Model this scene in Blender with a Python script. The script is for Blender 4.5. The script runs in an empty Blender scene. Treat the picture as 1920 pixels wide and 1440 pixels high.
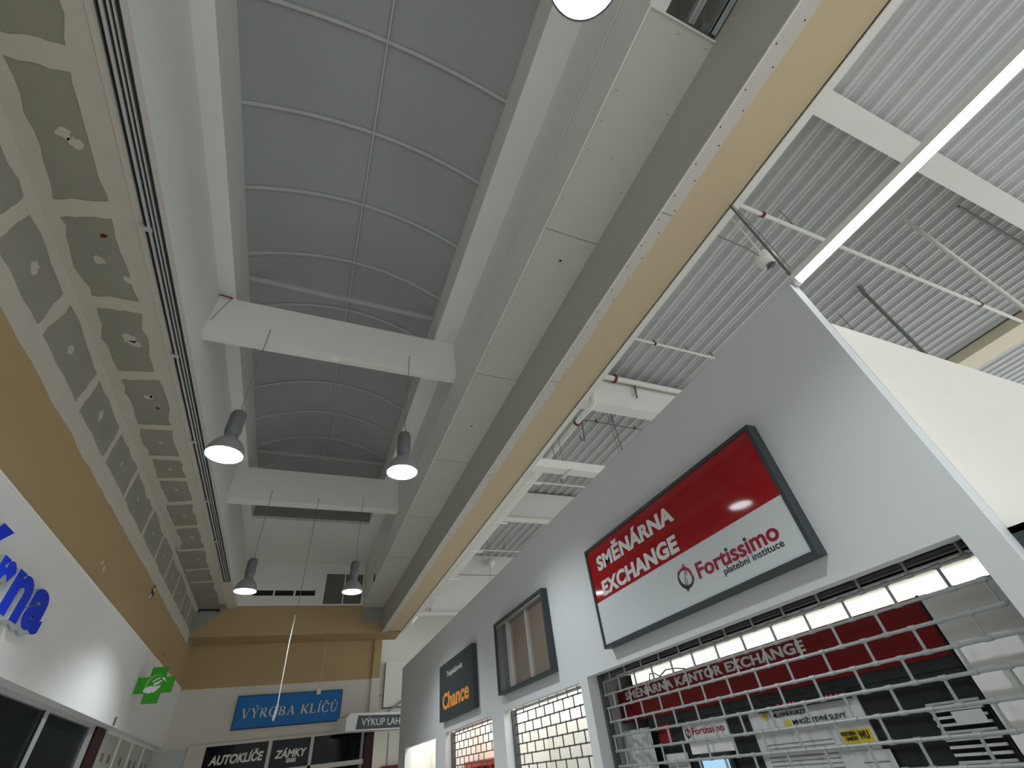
import bpy, bmesh, math, random
from mathutils import Vector, Matrix

# ------------------------------------------------------------------ camera, world, exposure
H = 1.7                       # eye height: all coordinates below are metres from the eye, floor at z = -1.7
sc = bpy.context.scene
COL = sc.collection
cam_d = bpy.data.cameras.new('camera')
cam = bpy.data.objects.new('camera', cam_d)
COL.objects.link(cam)
cam_d.sensor_fit = 'HORIZONTAL'
cam_d.sensor_width = 36.0
cam_d.lens = 36.0 * 826.379 / 1920.0
cam_d.clip_start = 0.02
cam_d.clip_end = 200
Rw = ((0.92356361, -0.36863718, -0.10553147),
      (0.167907, 0.63623139, -0.75300522),
      (0.34472815, 0.67772874, 0.64949692))
m = Matrix(((Rw[0][0], -Rw[1][0], -Rw[2][0]),
            (Rw[0][1], -Rw[1][1], -Rw[2][1]),
            (Rw[0][2], -Rw[1][2], -Rw[2][2]))).to_4x4()
m.translation = (0, 0, H)
cam.matrix_world = m
sc.camera = cam

world = bpy.data.worlds.new('hall_ambience')
sc.world = world
world.use_nodes = True
bg = world.node_tree.nodes['Background']
bg.inputs[0].default_value = (0.93, 0.97, 1.0, 1)
bg.inputs[1].default_value = 1.6
vs = sc.view_settings
vs.view_transform = 'Standard'
vs.look = 'None'
vs.exposure = 0.0
vs.gamma = 1.0
vs.use_curve_mapping = False
sc.cycles.use_denoising = True
sc.cycles.max_bounces = 8
sc.cycles.diffuse_bounces = 5
sc.cycles.glossy_bounces = 4
sc.cycles.transparent_max_bounces = 8
sc.cycles.sample_clamp_indirect = 4.0
sc.cycles.caustics_reflective = False
sc.cycles.caustics_refractive = False

LAMP_W = 300.0        # watts of each pendant's downward beam
LAMP_DISC = 14.0
TUBE_E = 7.0
SHOP_E = 7.0

# ------------------------------------------------------------------ materials
def mat(name, col, rough=0.7, metal=0.0, spec=0.3, var=0.05, scale=6.0, emis=0.0, ecol=None, bump=0.0, alpha=1.0, coat=0.0):
    mm = bpy.data.materials.new(name)
    mm.use_nodes = True
    nt = mm.node_tree
    b = nt.nodes['Principled BSDF']
    b.inputs['Roughness'].default_value = rough
    b.inputs['Metallic'].default_value = metal
    b.inputs['Specular IOR Level'].default_value = spec
    b.inputs['Coat Weight'].default_value = coat
    b.inputs['Coat Roughness'].default_value = 0.05
    if var > 0:
        tc = nt.nodes.new('ShaderNodeTexCoord')
        n = nt.nodes.new('ShaderNodeTexNoise')
        n.inputs['Scale'].default_value = scale
        n.inputs['Detail'].default_value = 4
        nt.links.new(tc.outputs['Object'], n.inputs['Vector'])
        r = nt.nodes.new('ShaderNodeMix')
        r.data_type = 'RGBA'
        r.inputs['A'].default_value = tuple(c * (1 - var) for c in col) + (1,)
        r.inputs['B'].default_value = tuple(min(1, c * (1 + var)) for c in col) + (1,)
        nt.links.new(n.outputs['Fac'], r.inputs['Factor'])
        nt.links.new(r.outputs['Result'], b.inputs['Base Color'])
        if bump > 0:
            bp = nt.nodes.new('ShaderNodeBump')
            bp.inputs['Strength'].default_value = bump
            bp.inputs['Distance'].default_value = 0.01
            nt.links.new(n.outputs['Fac'], bp.inputs['Height'])
            nt.links.new(bp.outputs['Normal'], b.inputs['Normal'])
    else:
        b.inputs['Base Color'].default_value = tuple(col) + (1,)
    if emis > 0:
        b.inputs['Emission Color'].default_value = tuple(ecol or col) + (1,)
        b.inputs['Emission Strength'].default_value = emis
    if alpha < 1:
        b.inputs['Alpha'].default_value = alpha
    return mm

M = {}
M['white'] = mat('white_wall_paint', (0.74, 0.735, 0.71), 0.75, var=0.03, scale=3)
M['store'] = mat('storefront_panel_paint', (0.66, 0.68, 0.68), 0.6, var=0.02, scale=2)
M['cream'] = mat('cream_wall_paint', (0.80, 0.78, 0.71), 0.7, var=0.03)
M['lantern'] = mat('lantern_plaster', (0.74, 0.735, 0.70), 0.8, var=0.04, scale=2)
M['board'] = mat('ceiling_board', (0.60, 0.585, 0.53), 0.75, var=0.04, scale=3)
M['board_shade'] = mat('shaded_soffit_board', (0.47, 0.455, 0.405), 0.8, var=0.05, scale=3)  # board colour darkened to carry the shade on the soffit's inner face
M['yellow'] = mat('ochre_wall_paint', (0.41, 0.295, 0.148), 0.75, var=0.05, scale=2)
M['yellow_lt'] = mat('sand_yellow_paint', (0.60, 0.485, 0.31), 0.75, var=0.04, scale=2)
M['soffit_gr'] = mat('primed_board', (0.60, 0.56, 0.50), 0.75, var=0.05, scale=3)
M['drywall'] = mat('moisture_board_green_grey', (0.29, 0.275, 0.222), 0.85, var=0.14, scale=2.2)
M['compound'] = mat('joint_compound', (0.52, 0.49, 0.41), 0.85, var=0.10, scale=4, bump=0.2)
M['primer'] = mat('grey_primer', (0.30, 0.30, 0.27), 0.85, var=0.08)
M['seam'] = mat('seam_shadow_gap', (0.16, 0.155, 0.14), 0.9, var=0)
M['bead'] = mat('corner_bead', (0.75, 0.74, 0.68), 0.6, var=0)
M['screw'] = mat('screw_head', (0.08, 0.07, 0.06), 0.6, var=0)
M['floor'] = mat('floor_tile', (0.60, 0.59, 0.56), 0.35, spec=0.4, var=0.05, scale=2)
M['poly'] = mat('polycarbonate_glazing', (0.335, 0.35, 0.345), 0.30, spec=0.35, var=0.10, scale=0.8)
M['rib'] = mat('white_aluminium_rib', (0.46, 0.47, 0.45), 0.5, var=0)
M['concrete'] = mat('painted_concrete', (0.76, 0.75, 0.70), 0.8, var=0.04, scale=3)
M['deck'] = mat('galvanised_deck', (0.50, 0.505, 0.495), 0.55, metal=0.1, spec=0.4, var=0.08, scale=1.2)
M['creambeam'] = mat('cream_beam_paint', (0.66, 0.60, 0.44), 0.7, var=0.03)
M['farwhite'] = mat('cream_grey_paint', (0.62, 0.59, 0.52), 0.75, var=0.04, scale=2)  # cream-grey white for the far wall, darker than the other whites
M['trim'] = mat('white_trim', (0.82, 0.81, 0.75), 0.5, var=0.02)
M['black'] = mat('black_gap', (0.02, 0.02, 0.02), 0.6, var=0)
M['charcoal'] = mat('charcoal_frame', (0.045, 0.055, 0.058), 0.45, var=0.06)
M['steel'] = mat('galvanised_wire', (0.34, 0.36, 0.355), 0.45, metal=0.25, spec=0.5, var=0.10, scale=40)
M['steel_dk'] = mat('dark_wire', (0.10, 0.105, 0.11), 0.45, metal=0.4, var=0.1, scale=30)
M['alu'] = mat('aluminium_profile', (0.60, 0.61, 0.60), 0.35, metal=0.55, var=0.04)
M['lampgrey'] = mat('grey_cast_housing', (0.16, 0.17, 0.17), 0.5, metal=0.2, var=0.05)
M['bell'] = mat('spun_aluminium_bell', (0.33, 0.34, 0.34), 0.4, metal=0.4, var=0.04)
M['disc'] = mat('lamp_light', (1, 1, 1), 0.5, var=0, emis=LAMP_DISC, ecol=(0.90, 0.96, 1.0))
M['tube'] = mat('tube_light', (1, 1, 1), 0.5, var=0, emis=TUBE_E, ecol=(0.93, 0.97, 1.0))
M['red'] = mat('red_sign_face', (0.33, 0.008, 0.012), 0.05, spec=0.5, var=0)
M['signwhite'] = mat('white_sign_face', (0.62, 0.66, 0.67), 0.06, spec=0.5, var=0)
M['letter'] = mat('white_lettering', (0.66, 0.68, 0.67), 0.4, var=0)
M['crimson'] = mat('crimson_lettering', (0.30, 0.012, 0.035), 0.4, var=0)
M['darktext'] = mat('charcoal_lettering', (0.035, 0.04, 0.045), 0.4, var=0)
M['orange'] = mat('orange_lettering', (0.80, 0.33, 0.06), 0.5, var=0)
M['blue'] = mat('blue_sign_face', (0.0, 0.135, 0.42), 0.4, var=0.04)
M['navy'] = mat('navy_edge', (0.005, 0.02, 0.08), 0.5, var=0)
M['silver'] = mat('silver_lettering', (0.52, 0.54, 0.44), 0.35, metal=0.2, var=0)
M['cobalt'] = mat('cobalt_acrylic', (0.006, 0.035, 0.52), 0.5, spec=0.12, var=0)
M['lettside'] = mat('letter_return', (0.45, 0.47, 0.48), 0.5, var=0)
M['green'] = mat('green_acrylic', (0.035, 0.30, 0.012), 0.35, var=0, emis=0.03, ecol=(0.03, 0.55, 0.01))
M['green_lt'] = mat('pale_green_print', (0.20, 0.52, 0.16), 0.4, var=0)
M['paperwhite'] = mat('white_print', (0.80, 0.82, 0.82), 0.4, var=0)
M['glassdk'] = mat('dark_shop_glass', (0.010, 0.014, 0.012), 0.30, spec=0.15, var=0, alpha=0.6)
M['glassfar'] = mat('black_shop_glass', (0.006, 0.007, 0.006), 0.05, spec=0.12, var=0, alpha=0.8)
M['mirror'] = mat('brown_tinted_glass', (0.23, 0.19, 0.15), 0.10, spec=0.6, metal=0.15, var=0.12, scale=2)
M['beige'] = mat('beige_bulkhead', (0.30, 0.29, 0.22), 0.7, var=0.04)
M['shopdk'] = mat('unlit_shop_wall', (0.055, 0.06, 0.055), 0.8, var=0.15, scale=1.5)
M['paper'] = mat('paper', (0.55, 0.56, 0.55), 0.8, var=0.05, scale=10)
M['frost'] = mat('frosted_panel', (0.50, 0.52, 0.51), 0.5, var=0.10, scale=1.5)
M['frosttan'] = mat('frosted_film', (0.46, 0.44, 0.40), 0.5, var=0.08)
M['square'] = mat('film_square', (0.20, 0.18, 0.15), 0.7, var=0)
M['maroon'] = mat('maroon_post', (0.035, 0.008, 0.010), 0.5, var=0.1)
M['darkred'] = mat('dark_red_band', (0.20, 0.012, 0.012), 0.35, var=0.06)
M['anth'] = mat('anthracite_panel', (0.022, 0.026, 0.024), 0.35, var=0.1)
M['shopwhite'] = mat('shop_white_board', (0.80, 0.79, 0.75), 0.6, var=0.02)
M['shoplight'] = mat('shop_ceiling_light', (1, 1, 1), 0.5, var=0, emis=SHOP_E, ecol=(1.0, 0.98, 0.90))
M['striplight'] = mat('light_box', (0.9, 0.9, 0.85), 0.5, var=0, emis=0.95, ecol=(1.0, 0.98, 0.88))
M['orangered'] = mat('orange_red_shelf', (0.62, 0.09, 0.035), 0.5, var=0.08)
M['amber'] = mat('yellow_label', (0.62, 0.45, 0.02), 0.5, var=0)
M['led'] = mat('red_led', (0.5, 0.0, 0.05), 0.5, var=0, emis=0.8, ecol=(1.0, 0.03, 0.15))
M['screen'] = mat('lit_screen', (0.3, 0.5, 0.65), 0.3, var=0, emis=0.6, ecol=(0.45, 0.78, 1.0))
M['rust'] = mat('rust_red_clamp', (0.16, 0.02, 0.015), 0.6, var=0.1)
M['pipe'] = mat('white_painted_pipe', (0.74, 0.72, 0.66), 0.5, var=0.03)
M['wire'] = mat('grey_cable', (0.20, 0.20, 0.18), 0.6, var=0)
M['rope'] = mat('pale_plastic_cord', (0.72, 0.70, 0.60), 0.4, var=0)
M['rope_tan'] = mat('tan_cord', (0.50, 0.38, 0.22), 0.6, var=0)
M['tag'] = mat('clear_plastic_tag', (0.55, 0.62, 0.62), 0.15, spec=0.6, var=0)
M['studmetal'] = mat('zinc_stud', (0.42, 0.47, 0.46), 0.4, metal=0.4, var=0.05)
M['hatch'] = mat('mottled_hatch_glass', (0.13, 0.125, 0.11), 0.25, var=0.5, scale=2.5)  # dark grey glass with strong mottling

# ------------------------------------------------------------------ mesh helpers
OFF = {}

class MB:
    def __init__(s):
        s.v = []; s.f = []; s.m = []
    def face(s, pts, mi=0):
        i = len(s.v)
        s.v += [tuple(p) for p in pts]
        s.f.append(tuple(range(i, i + len(pts))))
        s.m.append(mi)
    def hexa(s, p, mi=0):                        # 8 corners: bottom ring then top ring
        i = len(s.v)
        s.v += [tuple(q) for q in p]
        for f in ((3, 2, 1, 0), (4, 5, 6, 7), (0, 1, 5, 4), (1, 2, 6, 5), (2, 3, 7, 6), (3, 0, 4, 7)):
            s.f.append(tuple(i + k for k in f)); s.m.append(mi)
    def box(s, x0, x1, y0, y1, z0, z1, mi=0):
        s.hexa([(x0, y0, z0), (x1, y0, z0), (x1, y1, z0), (x0, y1, z0),
                (x0, y0, z1), (x1, y0, z1), (x1, y1, z1), (x0, y1, z1)], mi)
    def prism(s, pts, d, mi=0, side=None):       # polygon pts extruded by vector d
        n = len(pts); i = len(s.v)
        s.v += [tuple(p) for p in pts] + [tuple(Vector(p) + Vector(d)) for p in pts]
        s.f.append(tuple(range(i + n - 1, i - 1, -1))); s.m.append(mi)
        s.f.append(tuple(range(i + n, i + 2 * n))); s.m.append(mi)
        for k in range(n):
            k2 = (k + 1) % n
            s.f.append((i + k, i + k2, i + n + k2, i + n + k)); s.m.append(mi if side is None else side)
    def tube(s, path, r, seg=8, mi=0, cap=True):
        path = [Vector(p) for p in path]
        rs = r if isinstance(r, (list, tuple)) else [r] * len(path)
        rings = []
        ref = None
        for k, p in enumerate(path):
            if k == 0: t = path[1] - path[0]
            elif k == len(path) - 1: t = path[-1] - path[-2]
            else: t = (path[k + 1] - path[k]).normalized() + (path[k] - path[k - 1]).normalized()
            t.normalize()
            if ref is None:
                ref = Vector((0, 0, 1)) if abs(t.z) < 0.9 else Vector((1, 0, 0))
            a = t.cross(ref).normalized(); b = t.cross(a).normalized()
            ref = -b if False else ref
            i = len(s.v)
            for j in range(seg):
                an = 2 * math.pi * j / seg
                s.v.append(tuple(p + a * math.cos(an) * rs[k] + b * math.sin(an) * rs[k]))
            rings.append(i)
        for k in range(len(rings) - 1):
            for j in range(seg):
                j2 = (j + 1) % seg
                s.f.append((rings[k] + j, rings[k] + j2, rings[k + 1] + j2, rings[k + 1] + j)); s.m.append(mi)
        if cap:
            s.f.append(tuple(rings[0] + j for j in range(seg - 1, -1, -1))); s.m.append(mi)
            s.f.append(tuple(rings[-1] + j for j in range(seg))); s.m.append(mi)
    def lathe(s, prof, c, seg=32, mi=0, caps=(False, False)):    # prof: (r, z) about vertical axis at c
        rings = []
        for r, z in prof:
            i = len(s.v)
            for j in range(seg):
                an = 2 * math.pi * j / seg
                s.v.append((c[0] + r * math.cos(an), c[1] + r * math.sin(an), c[2] + z))
            rings.append(i)
        for k in range(len(rings) - 1):
            for j in range(seg):
                j2 = (j + 1) % seg
                s.f.append((rings[k] + j, rings[k] + j2, rings[k + 1] + j2, rings[k + 1] + j)); s.m.append(mi)
        if caps[0]: s.f.append(tuple(rings[0] + j for j in range(seg - 1, -1, -1))); s.m.append(mi)
        if caps[1]: s.f.append(tuple(rings[-1] + j for j in range(seg))); s.m.append(mi)
    def build(s, name, mats, parent=None, smooth=False, base=None):
        me = bpy.data.meshes.new(name)
        if not isinstance(mats, (list, tuple)): mats = [mats]
        if parent is not None:
            o = OFF[parent]
        elif base is not None:
            o = Vector(base)
        else:
            xs = [v[0] for v in s.v]; ys = [v[1] for v in s.v]; zs = [v[2] for v in s.v]
            o = Vector(((min(xs) + max(xs)) / 2, (min(ys) + max(ys)) / 2, min(zs)))
        me.from_pydata([(v[0] - o.x, v[1] - o.y, v[2] - o.z) for v in s.v], [], s.f)
        for mt in mats: me.materials.append(mt)
        for p, mi in zip(me.polygons, s.m):
            p.material_index = mi
            p.use_smooth = smooth
        if smooth:
            try: me.set_sharp_from_angle(angle=math.radians(40))
            except Exception: pass
        me.update()
        ob = bpy.data.objects.new(name, me)
        COL.objects.link(ob)
        OFF[ob] = o
        if parent is not None:
            ob.parent = parent
        else:
            ob.location = (o.x, o.y, o.z + H)
        return ob

def tag(o, label, cat, group=None):
    o['label'] = label; o['category'] = cat
    if group: o['group'] = group
    return o

def thing(name, loc, label, cat, group=None):
    o = bpy.data.objects.new(name, None)
    COL.objects.link(o)
    o.empty_display_size = 0.1
    o.location = (loc[0], loc[1], loc[2] + H)
    OFF[o] = Vector(loc)
    return tag(o, label, cat, group)

def struct(mb, name, mats, smooth=False):
    o = mb.build(name, mats, smooth=smooth)
    o['kind'] = 'structure'
    return o

def dup(root, dloc, label=None):
    r = root.copy(); COL.objects.link(r)
    r.location = root.location + Vector(dloc)
    OFF[r] = OFF[root] + Vector(dloc)
    if label: r['label'] = label
    for ch in list(root.children):
        c = ch.copy(); COL.objects.link(c); c.parent = r
        for g in list(ch.children):
            d = g.copy(); COL.objects.link(d); d.parent = c
    return r

# text: outlines of the built-in font turned into mesh and fitted in a box
TC = {}
def glyphs(body, offset=0.0, shear=0.0, space=1.0):
    key = (body, offset, shear, space)
    if key in TC: return TC[key]
    cu = bpy.data.curves.new('lettering_source', 'FONT')
    cu.body = body; cu.offset = offset; cu.shear = shear; cu.space_character = space
    cu.resolution_u = 4; cu.extrude = 0.5
    ob = bpy.data.objects.new('lettering_source', cu)
    COL.objects.link(ob)
    dg = bpy.context.evaluated_depsgraph_get()
    me = bpy.data.meshes.new_from_object(ob.evaluated_get(dg))
    vs_ = [tuple(v.co) for v in me.vertices]
    fs_ = [tuple(p.vertices) for p in me.polygons]
    bpy.data.meshes.remove(me)
    bpy.data.objects.remove(ob)
    bpy.data.curves.remove(cu)
    TC[key] = (vs_, fs_)
    return TC[key]

def put_text(mb, body, org, u, v, depth, mi=0, offset=0.0, shear=0.0, space=1.0, side=None):
    """org = lower left of the text's own box, u and v = full width and height vectors, depth along u x v"""
    vs_, fs_ = glyphs(body, offset, shear, space)
    x0 = min(a[0] for a in vs_); x1 = max(a[0] for a in vs_)
    y0 = min(a[1] for a in vs_); y1 = max(a[1] for a in vs_)
    u = Vector(u); v = Vector(v); n = u.cross(v).normalized(); org = Vector(org)
    i = len(mb.v)
    for a in vs_:
        mb.v.append(tuple(org + u * ((a[0] - x0) / (x1 - x0)) + v * ((a[1] - y0) / (y1 - y0)) + n * depth * (a[2] + 0.5)))
    for f in fs_:
        mb.f.append(tuple(i + k for k in f))
        if side is None: mb.m.append(mi)
        else:
            zs = [vs_[k][2] for k in f]
            mb.m.append(mi if max(zs) - min(zs) < 1e-4 else side)

def islands(body, offset):
    vs_, fs_ = glyphs(body, offset)
    par = list(range(len(vs_)))
    def find(a):
        while par[a] != a:
            par[a] = par[par[a]]; a = par[a]
        return a
    for f in fs_:
        for k in f[1:]: par[find(f[0])] = find(k)
    lo = {}
    for i, a in enumerate(vs_):
        r_ = find(i); lo[r_] = min(lo.get(r_, 9), a[1])
    return vs_, fs_, find, lo

def put_dotted(mb, dots, body, org, u, v, depth, offset):
    """same as put_text, the dots of the i going to a mesh of their own"""
    vs_, fs_, find, lo = islands(body, offset)
    x0 = min(a[0] for a in vs_); x1 = max(a[0] for a in vs_); y0 = min(a[1] for a in vs_); y1 = max(a[1] for a in vs_)
    u = Vector(u); v = Vector(v); n = u.cross(v).normalized(); org = Vector(org)
    P = [tuple(org + u * ((a[0] - x0) / (x1 - x0)) + v * ((a[1] - y0) / (y1 - y0)) + n * depth * (a[2] + 0.5)) for a in vs_]
    groups = {}
    for f in fs_:
        r_ = find(f[0])
        if lo[r_] > y0 + .62 * (y1 - y0): groups.setdefault(r_, []).append(f)
        else: mb.face([P[k] for k in f])
    for r_, fl in groups.items():
        d_ = MB()
        for f in fl: d_.face([P[k] for k in f])
        dots.append(d_)

rnd = random.Random(7)
JB = 0.0

RC = [0]
def ragged(mb, p0, p1, hw, nrm_up, mi, jit=0.03, n=18, off=None, w2=None, jb_=1.0):
    """ragged band of compound between p0 and p1 (3-D, on a plane), half width hw, lying off the plane by off"""
    p0 = Vector(p0); p1 = Vector(p1); n3 = Vector(nrm_up).normalized()
    t = (p1 - p0).normalized(); s_ = t.cross(n3).normalized()
    RC[0] += 1
    off = n3 * (0.0015 + 0.00013 * RC[0])
    A = []; B = []
    ja = jb = 0
    for k in range(n + 1):
        c = p0.lerp(p1, k / n)
        ja = ja * 0.6 + rnd.uniform(-jit, jit); jb = jb * 0.6 + rnd.uniform(-jit, jit)
        A.append(c + s_ * (hw + ja) + off); B.append(c - s_ * ((w2 or hw) + jb * jb_) + off)
    for k in range(n):
        mb.face([A[k], A[k + 1], B[k + 1], B[k]], mi)

def blob(mb, c, a, b, r, mi, off, n=14, jit=0.35):
    """ragged dab: axes vectors a, b"""
    c = Vector(c) + Vector(off); a = Vector(a); b = Vector(b)
    pts = []
    for k in range(n):
        an = 2 * math.pi * k / n
        rr = 1 + rnd.uniform(-jit, jit)
        pts.append(c + a * math.cos(an) * rr * r + b * math.sin(an) * rr * r)
    mb.face(pts, mi)

# ================================================================== STRUCTURE
# floor
b = MB(); b.box(-9, 17, -9, 21, -1.8, -1.7)
struct(b, 'floor', M['floor'])

# left wall: ochre above the white fascia, raw board and compound at the top
b = MB()
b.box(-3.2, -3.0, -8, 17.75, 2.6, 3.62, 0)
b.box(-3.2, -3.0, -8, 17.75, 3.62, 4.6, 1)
X3 = -3.0
ragged(b, (X3, -8, 3.66), (X3, 16.7, 3.66), 0.08, (1, 0, 0), 2, 0.014, 160, w2=0.19)
ragged(b, (X3, -8, 4.45), (X3, 16.7, 4.45), 0.09, (1, 0, 0), 2, 0.035, 140, w2=0.11)
for y in [-1.6, -0.3, 0.9, 2.1, 3.34, 4.49, 5.78, 7.02, 8.22, 9.68, 10.9, 12.1, 13.3, 14.5, 15.6]:
    ragged(b, (X3, y, 3.70), (X3, y, 4.44), 0.085 if y < 6 else 0.06, (1, 0, 0), 2, 0.02, 8)
    if y > 1: blob(b, (X3, y + 0.55, 4.12), (0, 1, 0), (0, 0, 1.3), 0.055 if y < 6 else 0.03, 2, (0.003, 0, 0))
for (y, z, r) in ((11.66, 3.45, 0.13), (8.75, 2.93, 0.05), (14.44, 2.89, 0.05), (8.6, 2.98, 0.04)):
    blob(b, (X3, y, z), (0, 1, 0), (0, 0, 1), r, 3 if r > 0.06 or y > 14 else 2, (0.004, 0, 0))
blob(b, (X3, 11.6, 3.36), (0, 1, 0), (0, 0, 0.5), 0.10, 2, (0.006, 0, 0))
blob(b, (X3, 11.7, 3.52), (0, 1, 0), (0, 0, 0.4), 0.10, 2, (0.006, 0, 0))
struct(b, 'wall_left', [M['yellow'], M['drywall'], M['compound'], M['screw']])

# white fascia above the left shops, one seam
b = MB()
b.box(-3.24, -2.97, -8, 12.325, 1.31, 2.64, 0)
b.box(-3.24, -2.97, 12.335, 17.75, 1.31, 2.64, 0)
b.box(-3.2, -2.975, 12.32, 12.34, 1.31, 2.64, 1)
b.box(-2.985, -2.955, -8, 17.75, 2.64, 2.665, 2)
b.box(-2.97, -2.95, 12.30, 12.38, 1.33, 1.45, 1)
struct(b, 'trim_1', [M['white'], M['seam'], M['trim']])

# far wall
F = 17.75
b = MB()
b.box(-3.2, 2.61, F, F + 0.3, 2.61, 3.74, 0)
b.box(-3.2, 2.61, F, F + 0.3, 1.26, 2.61, 1)
b.box(2.36, 2.61, F - 0.09, F, 2.61, 3.735, 0)
b.box(2.36, 2.61, F - 0.09, F, 1.26, 2.61, 1)
b.box(-3.2, -2.33, F, F + 0.3, -1.7, 1.26, 2)
b.box(2.58, 2.62, F + 0.3, 20.0, -1.7, 3.74, 1)
b.box(-2.34, 2.36, F + 0.02, F + 0.3, -1.7, -1.0, 2)
struct(b, 'wall_far', [M['yellow'], M['farwhite'], M['frost']])

# cross beam over the far end, with its yellow lower part, unpainted corners and vent slots
b = MB()
YB = 16.7
def yq(x0, x1, z0, z1, mi, y=YB):
    b.face([(x0, y, z0), (x1, y, z0), (x1, y, z1), (x0, y, z1)], mi)
yq(-3.2, 3.06, 3.735, 4.57, 0)
b.face([(-3.2, YB, 3.735), (3.06, YB, 3.735), (3.06, F, 3.735), (-3.2, F, 3.735)], 0)
xs = [-2.1, -1.65, -1.08, -1.03, -0.48, -0.42, 0.17, 1.8]
yq(-2.3, 1.8, 5.03, 5.95, 1)
yq(-2.3, 1.8, 4.57, 4.87, 1)
for i_ in range(len(xs) - 1):
    slot = i_ in (1, 3, 5)
    if not slot: yq(xs[i_], xs[i_ + 1], 4.87, 5.03, 1)
    else:
        yq(xs[i_], xs[i_ + 1], 4.87, 5.03, 2, YB + 0.25)
        b.face([(xs[i_], YB, 5.03), (xs[i_ + 1], YB, 5.03), (xs[i_ + 1], YB + 0.25, 5.03), (xs[i_], YB + 0.25, 5.03)], 2)
        for xx in (xs[i_], xs[i_ + 1]):
            b.face([(xx, YB, 4.87), (xx, YB + 0.25, 4.87), (xx, YB + 0.25, 5.03), (xx, YB, 5.03)], 2)
b.box(1.76, 2.43, YB - 0.015, YB, 4.07, 4.5, 3)
b.prism([(-3.0, YB - 0.012, 3.77), (-2.28, YB - 0.012, 4.5), (-3.0, YB - 0.012, 4.5)], (0, 0.012, 0), 3)
b.box(-2.98, -2.42, YB - 0.02, YB - 0.012, 4.40, 4.485, 4)
b.prism([(-2.95, YB - 0.022, 4.40), (-2.60, YB - 0.022, 4.405), (-2.48, YB - 0.022, 4.43), (-2.9, YB - 0.022, 4.425)], (0, 0.006, 0), 3)
struct(b, 'wall_far_beam', [M['yellow'], M['lantern'], M['black'], M['primer'], M['black']])

# left ceiling strip: raw board with compound
b = MB()
Z = 4.5
b.box(-3.0, -2.24, -8, YB, Z, Z + 0.1, 0)
b.box(-2.24, -2.0, -8, YB, Z + 0.0, Z + 0.1, 2)
ragged(b, (-2.95, -8, Z), (-2.95, 12, Z), 0.09, (0, 0, -1), 1, 0.04, 150, w2=0.09)
ragged(b, (-2.33, -8, Z), (-2.33, 16.2, Z), 0.09, (0, 0, -1), 1, 0.03, 150, w2=0.09, jb_=JB)
for y0, y1 in [(-1.7, -1.8), (-0.4, -0.5), (0.8, 0.75), (2.03, 2.0), (3.42, 3.27), (4.6, 4.52), (5.9, 5.76), (7.1, 7.0), (8.0, 7.95), (8.76, 8.65), (9.75, 9.55), (10.86, 10.65), (12.1, 11.92), (13.4, 13.2), (14.3, 14.2)]:
    ragged(b, (-2.95, y0, Z), (-2.33, y1, Z), 0.095 if y0 < 7 else 0.065, (0, 0, -1), 1, 0.014, 10)
for (x, y, r) in ((-2.62, 2.62, .055), (-2.55, 2.68, .05), (-2.66, 3.95, .05), (-2.45, 4.15, .045), (-2.62, 5.12, .07), (-2.56, 5.2, .06), (-2.6, 6.3, .05), (-2.55, 6.28, .03),
                  (-2.62, 7.5, .03), (-2.6, 8.35, .03), (-2.6, 9.1, .035), (-2.6, 10.2, .035), (-2.6, 11.3, .04), (-2.6, 12.6, .04)):
    blob(b, (x, y, Z), (1, 0, 0), (0, 1, 0), r, 1, (0, 0, -0.003))
blob(b, (-2.55, 3.62, Z), (1, 0, 0), (0, 1, 0), 0.035, 3, (0, 0, -0.003), 8)
blob(b, (-2.52, 6.55, Z), (1, 0, 0), (0, 1, 0), 0.03, 3, (0, 0, -0.003), 8)
struct(b, 'ceiling_left', [M['drywall'], M['compound'], M['soffit_gr'], M['rust']])

# lantern: upright plaster walls, ledges, shaft, flat ceiling behind it
b = MB()
b.box(-2.2, -2.04, -8, YB, 4.52, 5.95, 0)
b.hexa([(1.74, -8, 4.515), (1.9, -8, 4.515), (1.9, YB, 4.515), (1.74, YB, 4.515), (1.67, -8, 5.95), (1.9, -8, 5.95), (1.9, YB, 5.95), (1.67, YB, 5.95)], 0)
b.box(1.712, 1.72, -8, YB, 5.056, 5.062, 1)
b.box(1.70, 1.716, -8, YB, 5.062, 5.07, 2)
b.box(1.715, 1.745, 14.15, 14.3, 4.56, 4.76, 3)
struct(b, 'wall_lantern', [M['lantern'], M['seam'], M['bead'], M['black']])
b = MB()
b.box(-2.06, -1.82, -8, 13.3, 5.9, 5.98, 0)
b.box(1.31, 1.68, -8, 13.3, 5.9, 5.98, 0)
b.box(-2.06, 1.68, 13.3, YB, 5.9, 5.98, 0)
b.box(-1.9, -1.82, -8, 13.3, 5.98, 6.62, 0)
b.box(1.31, 1.39, -8, 13.3, 5.98, 6.62, 0)
b.box(-1.9, 1.39, 13.3, 13.4, 5.98, 7.15, 1)
b.box(-1.9, 1.39, -8.1, -8.0, 5.9, 7.15, 1)
struct(b, 'ceiling_lantern', [M['lantern'], M['primer']])

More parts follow.
